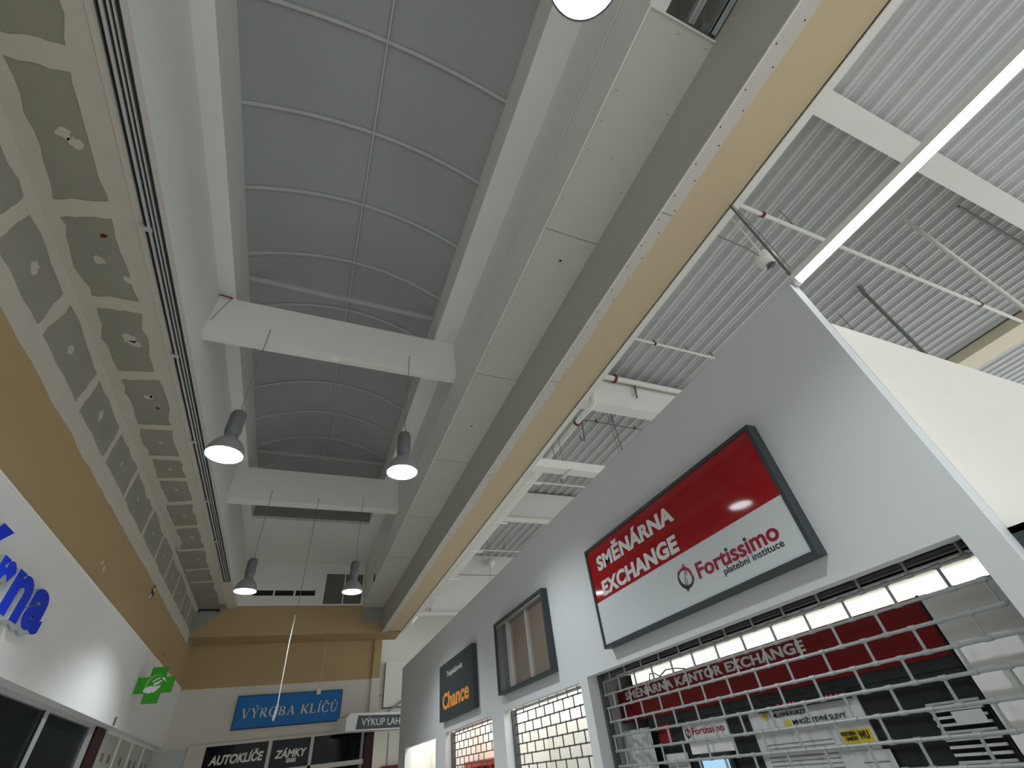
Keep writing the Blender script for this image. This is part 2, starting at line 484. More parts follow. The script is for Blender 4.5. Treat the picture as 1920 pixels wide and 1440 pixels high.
# barrel skylight
b = MB()
xc, hw, zs, rise = -0.255, 1.565, 6.6, 0.46
def arc(t): return (xc - hw + 2 * hw * t, zs + rise * (1 - (2 * t - 1) ** 2))
NA = 28
for k in range(NA):
    (xa, za), (xb, zb) = arc(k / NA), arc((k + 1) / NA)
    b.face([(xa, -8, za), (xb, -8, zb), (xb, 13.35, zb), (xa, 13.35, za)], 0)
sky = struct(b, 'window_1', M['poly'], smooth=True)
for k in range(-7, 11):
    y = 1.6 + 1.13 * k
    r = MB()
    path = [(arc(t / NA)[0], y, arc(t / NA)[1] - 0.012) for t in range(NA + 1)]
    for q in range(NA):
        p, p2 = path[q], path[q + 1]
        r.hexa([(p[0], y - .02, p[2] - .02), (p2[0], y - .02, p2[2] - .02), (p2[0], y + .02, p2[2] - .02), (p[0], y + .02, p[2] - .02),
                (p[0], y - .02, p[2] + .008), (p2[0], y - .02, p2[2] + .008), (p2[0], y + .02, p2[2] + .008), (p[0], y + .02, p[2] + .008)])
    r.build('rib', M['rib'], sky)
r = MB(); r.box(xc - .011, xc + .011, -8, 13.3, zs + rise - .045, zs + rise - .018); r.build('ridge_bar', M['rib'], sky)
for y in (-4.7, 0.3, 5.48, 10.9):
    r = MB(); r.box(-1.82, 1.31, y - .03, y + .03, 6.56, 6.61); r.build('tie_bar', M['rib'], sky)

# right ceiling boards (one board missing at the near end)
b = MB()
b.box(1.74, 2.45, 0.06, YB, 4.5, 4.513, 0)
b.box(1.74, 2.45, -8, -2.6, 4.5, 4.513, 0)
for y in (2.1, 4.6, 7.1, 9.6, 12.1, 14.6):
    b.box(1.76, 2.43, y, y + .006, 4.498, 4.5, 1)
b.box(1.735, 1.755, 0.06, YB, 4.485, 4.50, 2)
b.box(1.757, 1.762, 0.06, YB, 4.498, 4.5, 1)
for k in range(60):
    y = 0.12 + 0.27 * k
    for x in (1.80, 2.38):
        if rnd.random() < .7: b.box(x, x + .008, y, y + .008, 4.497, 4.5, 3)
    if k % 2 == 0 and rnd.random() < .6: b.box(2.08, 2.088, y, y + .008, 4.497, 4.5, 3)
for (x, y) in ((2.1, 2.42), (2.1, 5.9)):
    b.box(x, x + .03, y, y + .03, 4.495, 4.5, 3)
b.box(1.74, 2.43, 0.045, 0.06, 4.488, 4.53, 2)
struct(b, 'ceiling_right', [M['board'], M['seam'], M['bead'], M['screw']])

# soffit beam along the right side
b = MB()
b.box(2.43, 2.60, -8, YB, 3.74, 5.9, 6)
b.box(2.60, 3.04, -8, YB, 3.80, 5.9, 1)
zb = 3.735
ys = [-8 + 0.35 * k for k in range(71)]
prev = 2.575
for k in range(70):
    y0, y1 = ys[k], min(ys[k + 1], YB)
    nx = 2.575 + rnd.uniform(-.012, .012)
    b.face([(2.43, y0, zb), (prev, y0, zb), (nx, y1, zb), (2.43, y1, zb)], 2)
    b.face([(prev, y0, zb), (3.05, y0, zb), (3.05, y1, zb), (nx, y1, zb)], 1)
    prev = nx
b.box(2.424, 2.436, -8, YB, 3.728, 3.745, 3)
for k in range(62):
    y = -1.0 + 0.29 * k + rnd.uniform(-.05, .05)
    b.box(2.455, 2.465, y, y + .01, 3.731, 3.736, 4)
    b.box(2.545, 2.555, y + .12, y + .13, 3.731, 3.736, 4)
for y in (-1.2, 1.25, 3.7, 6.2, 8.7, 11.2, 13.7):
    b.box(2.43, 2.57, y, y + .006, 3.7335, 3.736, 5)
struct(b, 'trim_2', [M['board'], M['yellow_lt'], M['soffit_gr'], M['bead'], M['screw'], M['seam'], M['board_shade']])
b = MB()
b.box(3.05, 3.13, -8, 16.7, 3.72, 3.735, 0)
b.box(3.04, 3.06, -8, 16.7, 3.735, 5.9, 0)
struct(b, 'trim_3', [M['trim']])

# far white walls of the big hall
b = MB()
b.box(2.62, 17, 20, 20.2, -1.7, 5.95, 0)
b.box(2.9, 3.4, 19.985, 20, 2.385, 2.40, 1)
b.box(3.9, 4.6, 19.985, 20, 2.30, 2.315, 1)
b.box(3.40, 3.42, 19.985, 20, -1.7, 1.3, 1)
struct(b, 'wall_back', [M['cream'], M['seam']])
b = MB()
b.box(3.8, 17, 15.6, 15.8, 4.04, 5.95, 0)
b.box(3.8, 17, 15.59, 15.6, 5.25, 5.265, 1)
struct(b, 'wall_upper', [M['white'], M['seam']])

# corrugated roof deck
b = MB()
pitch, dep = 0.28, 0.045
x = 1.95
prof = []
while x < 17:
    prof += [(x, 5.99), (x + .035, 5.99), (x + .05, 5.978), (x + .065, 5.99), (x + .10, 5.99), (x + .13, 5.99 - dep), (x + .185, 5.99 - dep), (x + .205, 5.99 - dep + .015), (x + .225, 5.99 - dep), (x + .25, 5.99 - dep)]
    x += pitch
segs = [(-9, 5.42), (5.42, 10.52), (10.52, 15.6)]
for (ya, yb) in segs:
    for k in range(len(prof) - 1):
        (xa, za), (xb, zb_) = prof[k], prof[k + 1]
        b.face([(xa, ya, za), (xb, ya, zb_), (xb, yb, zb_), (xa, yb, za)], 0)
b.box(1.9, 17, -9, 21, 6.03, 6.08, 0)
struct(b, 'ceiling_deck', [M['deck']])
# outer shell that keeps the hall closed above the left shops and at the far end
b = MB()
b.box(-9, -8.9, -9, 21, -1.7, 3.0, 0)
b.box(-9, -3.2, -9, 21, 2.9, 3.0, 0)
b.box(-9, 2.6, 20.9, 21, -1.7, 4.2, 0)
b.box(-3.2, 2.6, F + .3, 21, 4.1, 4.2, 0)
struct(b, 'wall_shell', [M['shopdk']])

# right storefront wall with four openings
b = MB()
WT = 2.55
ops = [(1.17, 5.08, .64), (5.25, 7.69, .615), (8.22, 10.98, .615), (11.76, 14.92, .60)]
b.box(3.0, 3.107, 1.02, 15.81, .64, WT, 0)
prev = 1.02
for (y0, y1, zt) in ops:
    b.box(3.0, 3.16 if prev != 1.02 else 3.107, prev, y0, -1.7, .64, 0)
    if zt < .64: b.box(3.0, 3.107, y0, y1, zt, .64, 0)
    prev = y1
b.box(3.0, 3.16, prev, 15.81, -1.7, .64, 0)
struct(b, 'wall_right', [M['store']])
b = MB()
b.box(3.115, 8.5, 1.02, 1.12, -1.7, 2.135, 0)
b.box(3.107, 3.115, 1.05, 1.12, -1.7, 2.53, 1)
struct(b, 'wall_return', [M['cream'], M['seam']])

# shop rooms behind the openings
def room(idx, y0, y1, xb, zc, mw):
    r = MB()
    r.box(xb, xb + .08, y0, y1, -1.7, zc, 0)
    r.box(3.17, xb, y0 - .04, y0, -1.7, zc, 0)
    r.box(3.17, xb, y1, y1 + .04, -1.7, zc, 0)
    r.box(3.11, xb + .08, y0 - .04, y1 + .04, zc, zc + .06, 0)
    return struct(r, 'wall_shop_%d' % idx, [mw])
room(1, 1.16, 5.16, 4.6, 1.30, M['frost'])
room(2, 5.25, 8.08, 3.85, 1.05, M['shopwhite'])
room(3, 8.18, 11.58, 3.85, 1.05, M['shopwhite'])
room(4, 11.68, 15.7, 3.85, 1.05, M['shopwhite'])

# left shops: dark rooms, frames and glass
b = MB()
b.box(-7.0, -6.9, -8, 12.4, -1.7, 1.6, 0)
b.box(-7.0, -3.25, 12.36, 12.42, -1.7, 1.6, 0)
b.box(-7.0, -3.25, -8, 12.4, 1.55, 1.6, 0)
b.box(-6.0, -5.6, 5, 12.3, 0.75, 1.1, 1)
b.box(-6.6, -6.1, 5, 12.3, -0.1, 0.15, 1)
struct(b, 'wall_pharmacy', [M['shopdk'], M['beige']])

def frame_bars(name, bars, mt):
    r = MB()
    for q in bars: r.box(*q)
    return struct(r, name, [mt])
w2 = frame_bars('window_2', [(-3.2, -3.12, -2.0, 11.95, 1.25, 1.31), (-3.2, -3.12, 9.45, 9.63, -1.7, 1.25), (-3.2, -3.12, 11.78, 11.95, -1.7, 1.25),
                             (-3.2, -3.12, 6.6, 6.78, -1.7, 1.25), (-3.2, -3.12, 3.6, 3.78, -1.7, 1.25)], M['alu'])
for (y0, y1) in ((3.78, 6.6), (6.78, 9.45), (9.63, 11.78)):
    r = MB(); r.box(-3.17, -3.16, y0, y1, -1.7, 1.25); r.build('pane', M['glassdk'], w2)
r = MB(); r.box(-3.15, -3.115, 9.43, 9.455, -1.7, 1.25); r.build('gasket', M['black'], w2)
w3 = frame_bars('window_3', [(-3.2, -3.12, 12.85, 17.75, 1.27, 1.31), (-3.2, -3.13, 14.0, 14.06, -1.7, 1.27), (-3.2, -3.13, 15.2, 15.26, -1.7, 1.27), (-3.2, -3.13, 16.5, 16.56, -1.7, 1.27)], M['trim'])
for (y0, y1) in ((12.85, 14.0), (14.06, 15.2), (15.26, 16.5), (16.56, 17.7)):
    r = MB(); r.box(-3.17, -3.15, y0, y1, -1.7, 1.27); pn = r.build('frosted_pane', M['frosttan'], w3)
    r = MB()
    for yy in ([y0 + .25, y0 + .75] if y1 - y0 > 1.14 else [y0 + .5]):
        r.box(-3.15, -3.146, yy, yy + .16, .86, .99)
    r.build('film_square', M['square'], pn)
r = MB(); r.box(-3.2, -3.12, 12.1, 12.7, -1.7, 1.30)
struct(r, 'trim_4', [M['maroon']])

# far windows
b = MB()
for q in [(-2.34, 2.36, 17.70, F + .02, 1.24, 1.30), (-2.34, -1.91, 17.70, F + .02, -1.0, 1.24), (-.354, -.258, 17.70, F + .02, -1.0, 1.24),
          (.77, .856, 17.70, F + .02, -1.0, 1.24), (-.354, 2.36, 17.70, F + .02, .48, .59), (-1.91, -.354, 17.70, F + .02, .40, .50)]:
    b.box(*q)
w4 = struct(b, 'window_4', [M['soffit_gr']])
for (x0, x1) in ((-1.91, -.354), (-.258, .77), (.856, 2.32)):
    r = MB(); r.box(x0, x1, F - .01, F, .50, 1.24); r.build('pane', M['glassfar'], w4)
    r = MB(); r.box(x0, x1, F - .01, F, -1.0, .48); r.build('lower_pane', M['glassfar'], w4)
r = MB(); r.box(2.32, 2.58, F - .07, F + .02, -1.7, 1.26)
struct(r, 'trim_5', [M['maroon']])
b = MB(); b.box(-2.3, 2.3, 18.9, 18.95, -1.7, 1.3)
b.box(-1.4, -1.0, 18.7, 18.9, -.4, .95); b.box(1.15, 1.35, 18.6, 18.8, .45, 1.3)
struct(b, 'wall_keyshop', [M['anth']])

# ================================================================== GIRDERS
def girder(y0, y1, x0, x1, label):
    g_ = MB(); sl = .038 if x1 < 2 else 0
    g_.hexa([(x0, y0, 5.1), (x1, y0, 5.1), (x1, y1, 5.1), (x0, y1, 5.1), (x0, y0, 5.9), (x1 - sl, y0, 5.9), (x1 - sl, y1, 5.9), (x0, y1, 5.9)])
    return tag(g_.build('concrete_girder', M['concrete']), label, 'beam', 'concrete roof girders')
girder(5.40, 5.57, -2.04, 1.709, 'white painted girder crossing the skylight opening, nearer of the two in view')
girder(10.53, 10.80, -2.04, 1.709, 'white painted girder crossing the skylight opening behind the two lit near pendants')
girder(-.07, .18, 3.06, 12.6, 'wide white girder under the corrugated roof, crossed by the bright tube light')
girder(5.40, 5.66, 3.06, 12.6, 'deep white girder under the corrugated roof, with a pipe along its top edge')
girder(10.53, 10.80, 3.06, 12.6, 'white girder under the corrugated roof, behind the suspended white duct')
b = MB(); b.box(12.6, 13.3, -8, 15.58, 5.72, 5.93)
tag(b.build('roof_beam', M['creambeam']), 'cream beam running lengthwise under the corrugated roof at far right', 'beam')

r = thing('smoke_detector', (-.247, 5.48, 5.06), 'small round white detector under the nearer skylight girder', 'smoke detector')
b = MB(); b.lathe([(.055, .04), (.055, .02), (.03, 0.0)], (-.247, 5.48, 5.06), 20, 0, (False, True)); b.build('body', M['trim'], r, True)
b = MB(); b.lathe([(.075, .04), (.075, .03)], (-.247, 5.48, 5.06), 20, 0, (True, True)); b.build('base_plate', M['trim'], r, True)
b = MB(); b.box(-.2, 1.55, 5.472, 5.496, 5.085, 5.10)
tag(b.build('cable_conduit', M['pipe']), 'thin white conduit under the nearer skylight girder', 'conduit')

# ================================================================== LEFT RAIL
t = thing('curtain_rail', (-2.07, 4, 4.46), 'long black triple-groove rail in the edge of the left ceiling', 'rail')
b = MB(); b.box(-2.15, -2.01, -8, 14.2, 4.485, 4.50); b.build('channel', M['black'], t)
for x0, x1 in ((-2.128, -2.102), (-2.078, -2.062), (-2.042, -2.030)):
    b = MB(); b.box(x0, x1, -8, 14.2, 4.462, 4.50); b.build('ridge', M['alu'], t)
b = MB(); b.box(-2.16, -2.15, -8, 14.2, 4.47, 4.50); b.build('edge_strip', M['steel_dk'], t)
for y in (1.3, 3.36, 5.25, 7.3, 9.4, 11.4):
    b = MB(); b.box(-2.20, -2.09, y, y + .05, 4.455, 4.50); b.build('bracket', M['alu'], t)

# ================================================================== PENDANT LAMPS
def pendant(x, y, label, ztop):
    t = thing('pendant_lamp', (x, y, 3.13), label, 'lamp', 'pendant bell lamps')
    c = (x, y, 3.13)
    b = MB()
    b.lathe([(.208, 0), (.212, .0), (.212, .012), (.205, .05), (.185, .11), (.15, .17), (.105, .215), (.08, .24), (.07, .26)], c, 40)
    b.lathe([(.200, .004), (.192, .05), (.17, .105), (.135, .155), (.09, .19)], c, 40, 1)
    b.build('reflector_bell', [M['bell'], M['alu']], t, True)
    b = MB()
    b.lathe([(.198, .02), (.10, .012), (.0, .008)], c, 40)
    b.build('lamp_lens', M['disc'], t, True)
    b = MB()
    prof = [(.075, .25), (.082, .30), (.082, .32), (.088, .33), (.088, .60), (.075, .635), (.05, .65)]
    b.lathe(prof, c, 28, 0, (False, True))
    for k in range(14):
        a = 2 * math.pi * k / 14
        p0 = Vector((x + .084 * math.cos(a), y + .084 * math.sin(a), 3.13 + .34))
        p1 = p0 + Vector((0, 0, .25))
        b.tube([p0, p1], .010, 4)
    b.build('gear_housing', M['lampgrey'], t, True)
    b = MB(); b.tube([(x, y, 3.13 + .64), (x, y, 3.13 + .68), (x + .02, y, 3.13 + .70), (x, y, 3.13 + .72), (x, y, ztop)], .006, 6)
    b.build('suspension_cord', M['wire'], t)
    l = bpy.data.lights.new('pendant_light', 'SPOT')
    l.energy = LAMP_W; l.spot_size = math.radians(132); l.spot_blend = 0.5; l.shadow_soft_size = 0.10
    l.color = (0.88, 0.95, 1.0)
    lo = bpy.data.objects.new('pendant_light', l); COL.objects.link(lo)
    lo.parent = t; lo.location = (0, 0, -0.012)
    return t
p1 = pendant(-1.215, 5.36, 'glowing bell pendant at left, hung from the nearer skylight girder', 5.35)
dup(p1, (2.10, 0, 0), 'glowing bell pendant at right, hung from the nearer skylight girder')
dup(p1, (0.03, 5.12, 0), 'farther bell pendant at left, before the row of dark vent slots')
dup(p1, (2.05, 5.12, 0), 'farther bell pendant at right, in front of the dark glazed hatch')
dup(p1, (2.015, -5.31, 0), 'nearest pendant lamp, its blazing mouth cut off by the top of the photo')
for y in (-5.1,):  # unseen pair added behind the camera for light bounced off the floor
    for dx, w in ((0, 'left'), (2.05, 'right')):
        dup(p1, (dx, -10.4, 0), 'added unseen bell pendant behind the camera, %s of the pair' % w)

# ================================================================== TUBE LIGHTS
def tube_light(x, y0, y1, z, label, drop=None):
    t = thing('tube_light', (x, (y0 + y1) / 2, z), label, 'light')
    b = MB(); b.box(x - .03, x + .03, y0, y1, z + .02, z + .07); b.build('mounting_rail', M['trim'], t)
    b = MB(); b.tube([(x, y0 + .03, z), (x, y1 - .03, z)], .030, 12); b.build('lit_tube', M['tube'], t, True)
    b = MB(); b.tube([(x, y1 - .03, z), (x, y1, z)], .034, 12); b.build('end_cap', M['trim'], t, True)
    b = MB(); b.tube([(x, y0, z), (x, y0 + .03, z)], .034, 12); b.build('end_cap', M['trim'], t, True)
    if z < 2.3:
        for yy in (y0 + .6, y1 - .9):
            b = MB(); b.tube([(x, yy, z + .07), (x, yy, 5.93)], .006, 6); b.build('suspension_rod', M['wire'], t)
    return t
t = tube_light(3.06, -7.5, 1.0, 2.56, 'long blazing white tube light starting at the top corner of the storefront wall')
b = MB(); b.tube([(3.04, .985, 2.62), (3.04, .985, 3.72)], .011, 8); b.build('suspension_rod', M['lampgrey'], t)
b = MB(); b.tube([(3.055, .96, 2.7), (3.03, .95, 3.1), (3.05, .97, 3.72)], .003, 6); b.build('power_cord', M['wire'], t)
for i_, (x, y0, y1, pl) in enumerate([(5.2, 5.4, 14.5, 'first aisle behind the storefront wall'), (8.6, 2.0, 14.5, 'second aisle behind the storefront wall'),
                                   (6.5, -7.5, -1.8, 'aisle behind the camera on the right')]):
    tube_light(x, y0, y1, 2.0, 'added unseen tube light over the ' + pl)  # unseen tubes added to light the roof deck from below

# ================================================================== PIPES, DUCTS, SENSORS UNDER THE DECK
def pipe(path, r, label, clamps=(), hangers=(), name='sprinkler_pipe', mt='pipe', cat='pipe'):
    t = thing(name, path[0], label, cat)
    b = MB(); b.tube(path, r, 12); b.build('pipe_run', M[mt], t, True)
    for (p, ax) in clamps:
        p = Vector(p); a = Vector(ax) * .022
        b = MB(); b.tube([p - a, p + a], r * 1.45, 12); b.box(p.x - .012, p.x + .012, p.y - .012, p.y + .012, p.z + r * 1.3, p.z + r * 1.3 + .05)
        b.build('clamp', M['rust'], t, True)
    for p in hangers:
        p = Vector(p)
        b = MB(); b.tube([p, p + Vector((0, 0, 5.9 - p.z))], .006, 6); b.tube([p + Vector((-.04, 0, .16)), p + Vector((0, 0, .06)), p + Vector((.03, .02, .19))], .008, 6)
        b.build('hanger', M['wire'], t)
    return t
pipe([(3.1, 1.36, 5.35), (11.7, 1.36, 5.35)], .028, 'thin white pipe crossing under the corrugated roof, passing behind the bright tube', [((4.9, 1.36, 5.35), (1, 0, 0)), ((10.3, 1.36, 5.35), (1, 0, 0))], [(5.6, 1.36, 5.35), (8.6, 1.36, 5.35), (10.55, 1.36, 5.35)])
pipe([(3.1, 4.20, 5.75), (7.4, 4.20, 5.75)], .024, 'thin white pipe with a red clamp, beyond the siren and before the deep girder', [((5.28, 4.2, 5.75), (1, 0, 0))], [(6.1, 4.2, 5.75), (6.75, 4.2, 5.75)])
pipe([(3.1, 5.27, 5.72), (8.5, 5.27, 5.72)], .06, 'thick white pipe along the top of the deep girder', [((5.03, 5.27, 5.72), (1, 0, 0))])
t = thing('pipe_bracket', (5.5, 5.3, 5.5), 'grey steel bracket holding the thick pipe against the deep girder', 'bracket')
b = MB(); b.tube([(5.55, 5.30, 5.85), (5.50, 5.33, 5.35)], .014, 6); b.tube([(5.62, 5.38, 5.78), (5.50, 5.33, 5.35)], .014, 6); b.build('arm', M['steel_dk'], t)
pipe([(4.42, 5.30, 5.66), (4.42, 5.30, 5.20), (4.41, 5.36, 5.04), (4.38, 5.5, 4.99), (4.34, 5.7, 4.98), (4.34, 10.4, 4.98)], .055, 'thick white pipe bending round the deep girder and running beside the soffit', [((4.35, 5.95, 4.98), (0, 1, 0))])
pipe([(4.9, 6.75, 5.30), (4.95, 6.78, 5.22), (5.05, 6.8, 5.2), (5.1, 6.8, 5.75), (5.15, 6.8, 5.8), (8.5, 6.85, 5.8)], .013, 'thin grey pipe behind the deep girder, with dark clamps', [((5.5, 6.8, 5.8), (1, 0, 0)), ((6.6, 6.82, 5.8), (1, 0, 0))], [(6.0, 6.82, 5.8)], mt='lampgrey')
pipe([(3.2, 9.6, 5.72), (8.5, 9.6, 5.72)], .026, 'thin white pipe crossing above the T joint of the suspended duct', [], [(6.0, 9.6, 5.72), (6.9, 9.6, 5.72)])
pipe([(3.2, 13.9, 5.5), (9.5, 13.9, 5.5)], .026, 'thin white pipe crossing before the far white wall panel', [], [(5.9, 13.9, 5.5)])
pipe([(3.2, 10.45, 5.02), (9.5, 10.45, 5.02)], .085, 'thick white duct pipe under the farthest roof girder', [])
pipe([(3.1, 15.5, 3.98), (6.2, 15.5, 3.98)], .075, 'white pipe along the lower edge of the far upper wall panel', [])
pipe([(7.8, .79, 2.2), (7.8, .79, 5.9)], .028, 'upright white rod hanging under the corrugated roof right of the tube light', [], name='hanging_rod', cat='rod')
for dx, l_ in ((0, 'left'), (.17, 'right')):
    b = MB(); b.tube([(8.35 + dx, 2.0 + dx * .35, 2.2), (8.35 + dx, 2.0 + dx * .35, 5.86)], .020, 8); b.tube([(8.35 + dx - .06, 2.0 + dx * .35 - .03, 5.9), (8.35 + dx + .02, 2.0 + dx * .35, 5.78)], .035, 8)
    tag(b.build('hanging_rod', M['wire']), 'dark hanging rod above the cream wall, %s of the pair' % l_, 'rod', 'paired dark hanging rods')
b = MB(); b.tube([(8.4, .33, 5.86), (12.5, .42, 5.86)], .020, 8)  # thin dark run beside the wide girder
tag(b.build('roof_dark_run', M['wire']), 'thin dark run along the wide girder at upper right', 'cable')
for y, l_ in ((5.85, 'left'), (6.0, 'right')):
    b = MB(); b.tube([(5.15 if l_ == 'left' else 5.3, y, 2.3), (5.15 if l_ == 'left' else 5.3, y, 5.9)], .007, 6)
    tag(b.build('suspension_wire', M['wire']), 'thin wire hanging behind the deep girder, %s of the pair' % l_, 'wire', 'paired suspension wires')

# suspended white cable duct (T shape)
t = thing('cable_duct', (3.7, 12, 4.15), 'long white suspended cable duct running beside the yellow soffit', 'cable duct')
b = MB(); b.box(3.60, 3.76, 6.6, 17.6, 4.15, 4.30); b.build('duct_body', M['trim'], t)
for y in (6.98, 8.84, 10.57, 12.64, 14.3):
    b = MB(); b.box(3.54, 3.90, y, y + .035, 4.125, 4.15); b.build('cross_bracket', M['trim'], t)
    b = MB(); b.tube([(3.68, y + .02, 4.3), (3.68, y + .02, 5.9 if y != 10.57 else 5.1)], .006, 6); b.build('suspension_rod', M['wire'], t)
t = thing('cable_duct', (4.6, 6.5, 4.15), 'white cross arm of the suspended duct, reaching over the storefront wall', 'cable duct')
b = MB(); b.box(3.32, 8.5, 6.38, 6.595, 4.15, 4.33); b.build('duct_body', M['trim'], t)
for x in (4.0, 4.18):
    b = MB(); b.tube([(x, 6.48, 4.33), (x, 6.48, 5.9)], .007, 6); b.build('suspension_rod', M['wire'], t)
b = MB(); b.box(4.22, 4.26, 6.3, 6.68, 4.12, 4.15); b.build('cross_bracket', M['trim'], t)

# siren and globe
t = thing('alarm_siren', (4.8, 1.65, 4.52), 'round white alarm siren hanging beside the end of the tube light', 'siren')
b = MB(); b.lathe([(.06, .20), (.11, .17), (.125, .10), (.12, .05), (.09, .0), (.05, -.03)], (4.8, 1.65, 4.55), 28, 0, (True, True)); b.build('dome', M['pipe'], t, True)
b = MB(); b.lathe([(.05, -.03), (.055, -.05)], (4.8, 1.65, 4.55), 20, 0, (True, True)); b.box(4.79, 4.81, 1.58, 1.72, 4.485, 4.50); b.build('sounder_grille', M['lampgrey'], t, True)
b = MB(); b.tube([(4.8, 1.65, 4.75), (4.8, 1.65, 5.99)], .012, 8); b.build('stem', M['pipe'], t)
b = MB(); b.tube([(4.72, 1.65, 4.66), (4.45, 1.62, 4.68), (4.15, 1.66, 4.85), (3.9, 1.72, 5.15), (3.8, 1.74, 5.5)], .008, 6); b.build('feed_cable', M['wire'], t)
t = thing('globe_sensor', (5.96, 15.4, 5.5), 'white globe hanging before the far upper wall panel', 'globe')
b = MB(); b.lathe([(.14 * math.sin(a), .14 - .14 * math.cos(a)) for a in [math.pi * k / 12 for k in range(13)]], (5.96, 15.4, 5.5), 24); b.build('globe', M['trim'], t, True)
b = MB(); b.tube([(5.96, 15.4, 5.77), (5.96, 15.4, 5.92)], .02, 8); b.build('stem', M['pipe'], t)

# inside the missing ceiling board
t = thing('steel_stud', (2.2, -.9, 4.6), 'pale metal stud inside the hole of the missing ceiling board', 'stud')
b = MB(); b.box(2.17, 2.23, -1.6, .03, 4.62, 4.68); b.build('flange', M['rib'], t)
b = MB(); b.box(2.195, 2.205, -1.6, .03, 4.60, 4.64); b.build('web', M['studmetal'], t)
t = thing('steel_channel', (2.5, -.1, 4.55), 'zinc channel profile lying at the corner of the ceiling hole', 'channel')
b = MB(); b.box(2.36, 2.424, -1.4, .02, 4.52, 4.535); b.box(2.36, 2.366, -1.4, .02, 4.52, 4.57); b.box(2.418, 2.424, -1.4, .02, 4.52, 4.57); b.build('profile', M['studmetal'], t)
b = MB(); b.box(2.27, 2.42, -.02, .03, 4.56, 4.61); b.build('end_clip', M['lampgrey'], t)
b = MB(); b.tube([(2.30, .0, 4.6), (2.26, -.4, 5.1), (2.3, -.8, 5.6)], .006, 6)
tag(b.build('loose_cable', M['wire']), 'thin loose cable inside the ceiling hole', 'cable')

# ================================================================== SIGNS ON THE RIGHT WALL
XF = 2.905
U = (0, -1, 0)
def sign_box(y0, y1, z0, z1, name, label, cat='sign', fw=.03):
    t = thing(name, (3.0, (y0 + y1) / 2, z0), label, cat)
    b = MB()
    b.box(XF, 2.998, y0, y0 + fw, z0, z1); b.box(XF, 2.998, y1 - fw, y1, z0, z1)
    b.box(XF, 2.998, y0 + fw, y1 - fw, z0, z0 + fw); b.box(XF, 2.998, y0 + fw, y1 - fw, z1 - fw, z1)
    b.build('frame', M['charcoal'], t)
    return t
t = sign_box(1.845, 4.467, .79, 1.79, 'illuminated_sign', 'large red and white exchange office sign in a charcoal frame')
b = MB(); b.box(XF + .012, 2.99, 1.875, 4.437, 1.218, 1.76); rp = b.build('red_panel', M['red'], t)
b = MB(); b.box(XF + .012, 2.99, 1.875, 4.437, .82, 1.218); wp = b.build('white_panel', M['signwhite'], t)
xf = XF + .012
def T(body, yL, yR, z0, z1, mt, parent, name='lettering', off=0.0, shear=0.0, x=None, d=.004, space=1.0):
    b = MB()
    put_text(b, body, (x if x is not None else xf, yL, z0), (0, -(yL - yR), 0), (0, 0, z1 - z0), d, 0, off, shear, space)
    o = b.build(name, M[mt], parent)
    return o
T('SMĚNÁRNA', 4.27, 2.92, 1.497, 1.700, 'letter', rp, off=.045, space=1.05)
T('EXCHANGE', 4.27, 2.985, 1.245, 1.395, 'letter', rp, off=.045, space=1.05)
b = MB(); dots = []
put_dotted(b, dots, 'Fortissimo', (xf, 2.878, .972), (0, -.846, 0), (0, 0, .122), .004, .020)
wm_ = b.build('lettering', M['crimson'], wp)
for d_ in dots: d_.build('letter_dot', M['darktext'], wp)
T('platební instituce', 2.612, 2.034, .904, .966, 'darktext', wp, off=0.0)
# logo: ring of two sickles with slashes
def sickle(b, cy, cz, R, a0, a1, wmax, sx=1.05, n=28):
    A = []; B = []
    for k in range(n + 1):
        f = k / n; a = math.radians(a0 + (a1 - a0) * f); w = wmax * math.sin(math.pi * f) + .0015
        A.append((cy - sx * R * math.cos(a), cz + R * math.sin(a)))
        B.append((cy - sx * (R - w) * math.cos(a), cz + (R - w) * math.sin(a)))
    for k in range(n):
        q = [A[k], A[k + 1], B[k + 1], B[k]]
        b.prism([(xf - .004, p[0], p[1]) for p in q], (.004, 0, 0))
def logo(parent, cy, cz, R, x):
    global xf
    ox = xf; xf = x
    b = MB(); sickle(b, cy, cz, R * .90, -45, 160, R * .27)
    b.box(xf - .004, xf, cy - .35 * R, cy - .28 * R, cz + .75 * R, cz + 1.12 * R); b.box(xf - .004, xf, cy - .15 * R, cy - .08 * R, cz + .8 * R, cz + 1.16 * R)
    b.build('logo_red_arc', M['crimson'], parent)
    b = MB(); sickle(b, cy, cz, R * 1.02, 125, 350, R * .30)
    b.box(xf - .004, xf, cy + .28 * R, cy + .36 * R, cz - 1.18 * R, cz - .8 * R); b.box(xf - .004, xf, cy + .08 * R, cy + .16 * R, cz - 1.22 * R, cz - .85 * R)
    for (a, c_, d_, e_) in ((.35, -.75, .05, .25), (.1, -.8, -.1, -.1), (.0, .25, -.25, .8), (-.2, .1, -.42, .7)):
        b.prism([(xf - .004, cy + a * R, cz + c_ * R), (xf - .004, cy + (a - .05) * R, cz + c_ * R), (xf - .004, cy + (d_ - .02) * R, cz + e_ * R)], (.004, 0, 0))
    b.build('logo_dark_arc', M['darktext'], parent)
    xf = ox
logo(wp, 3.025, 1.036, .088, xf)

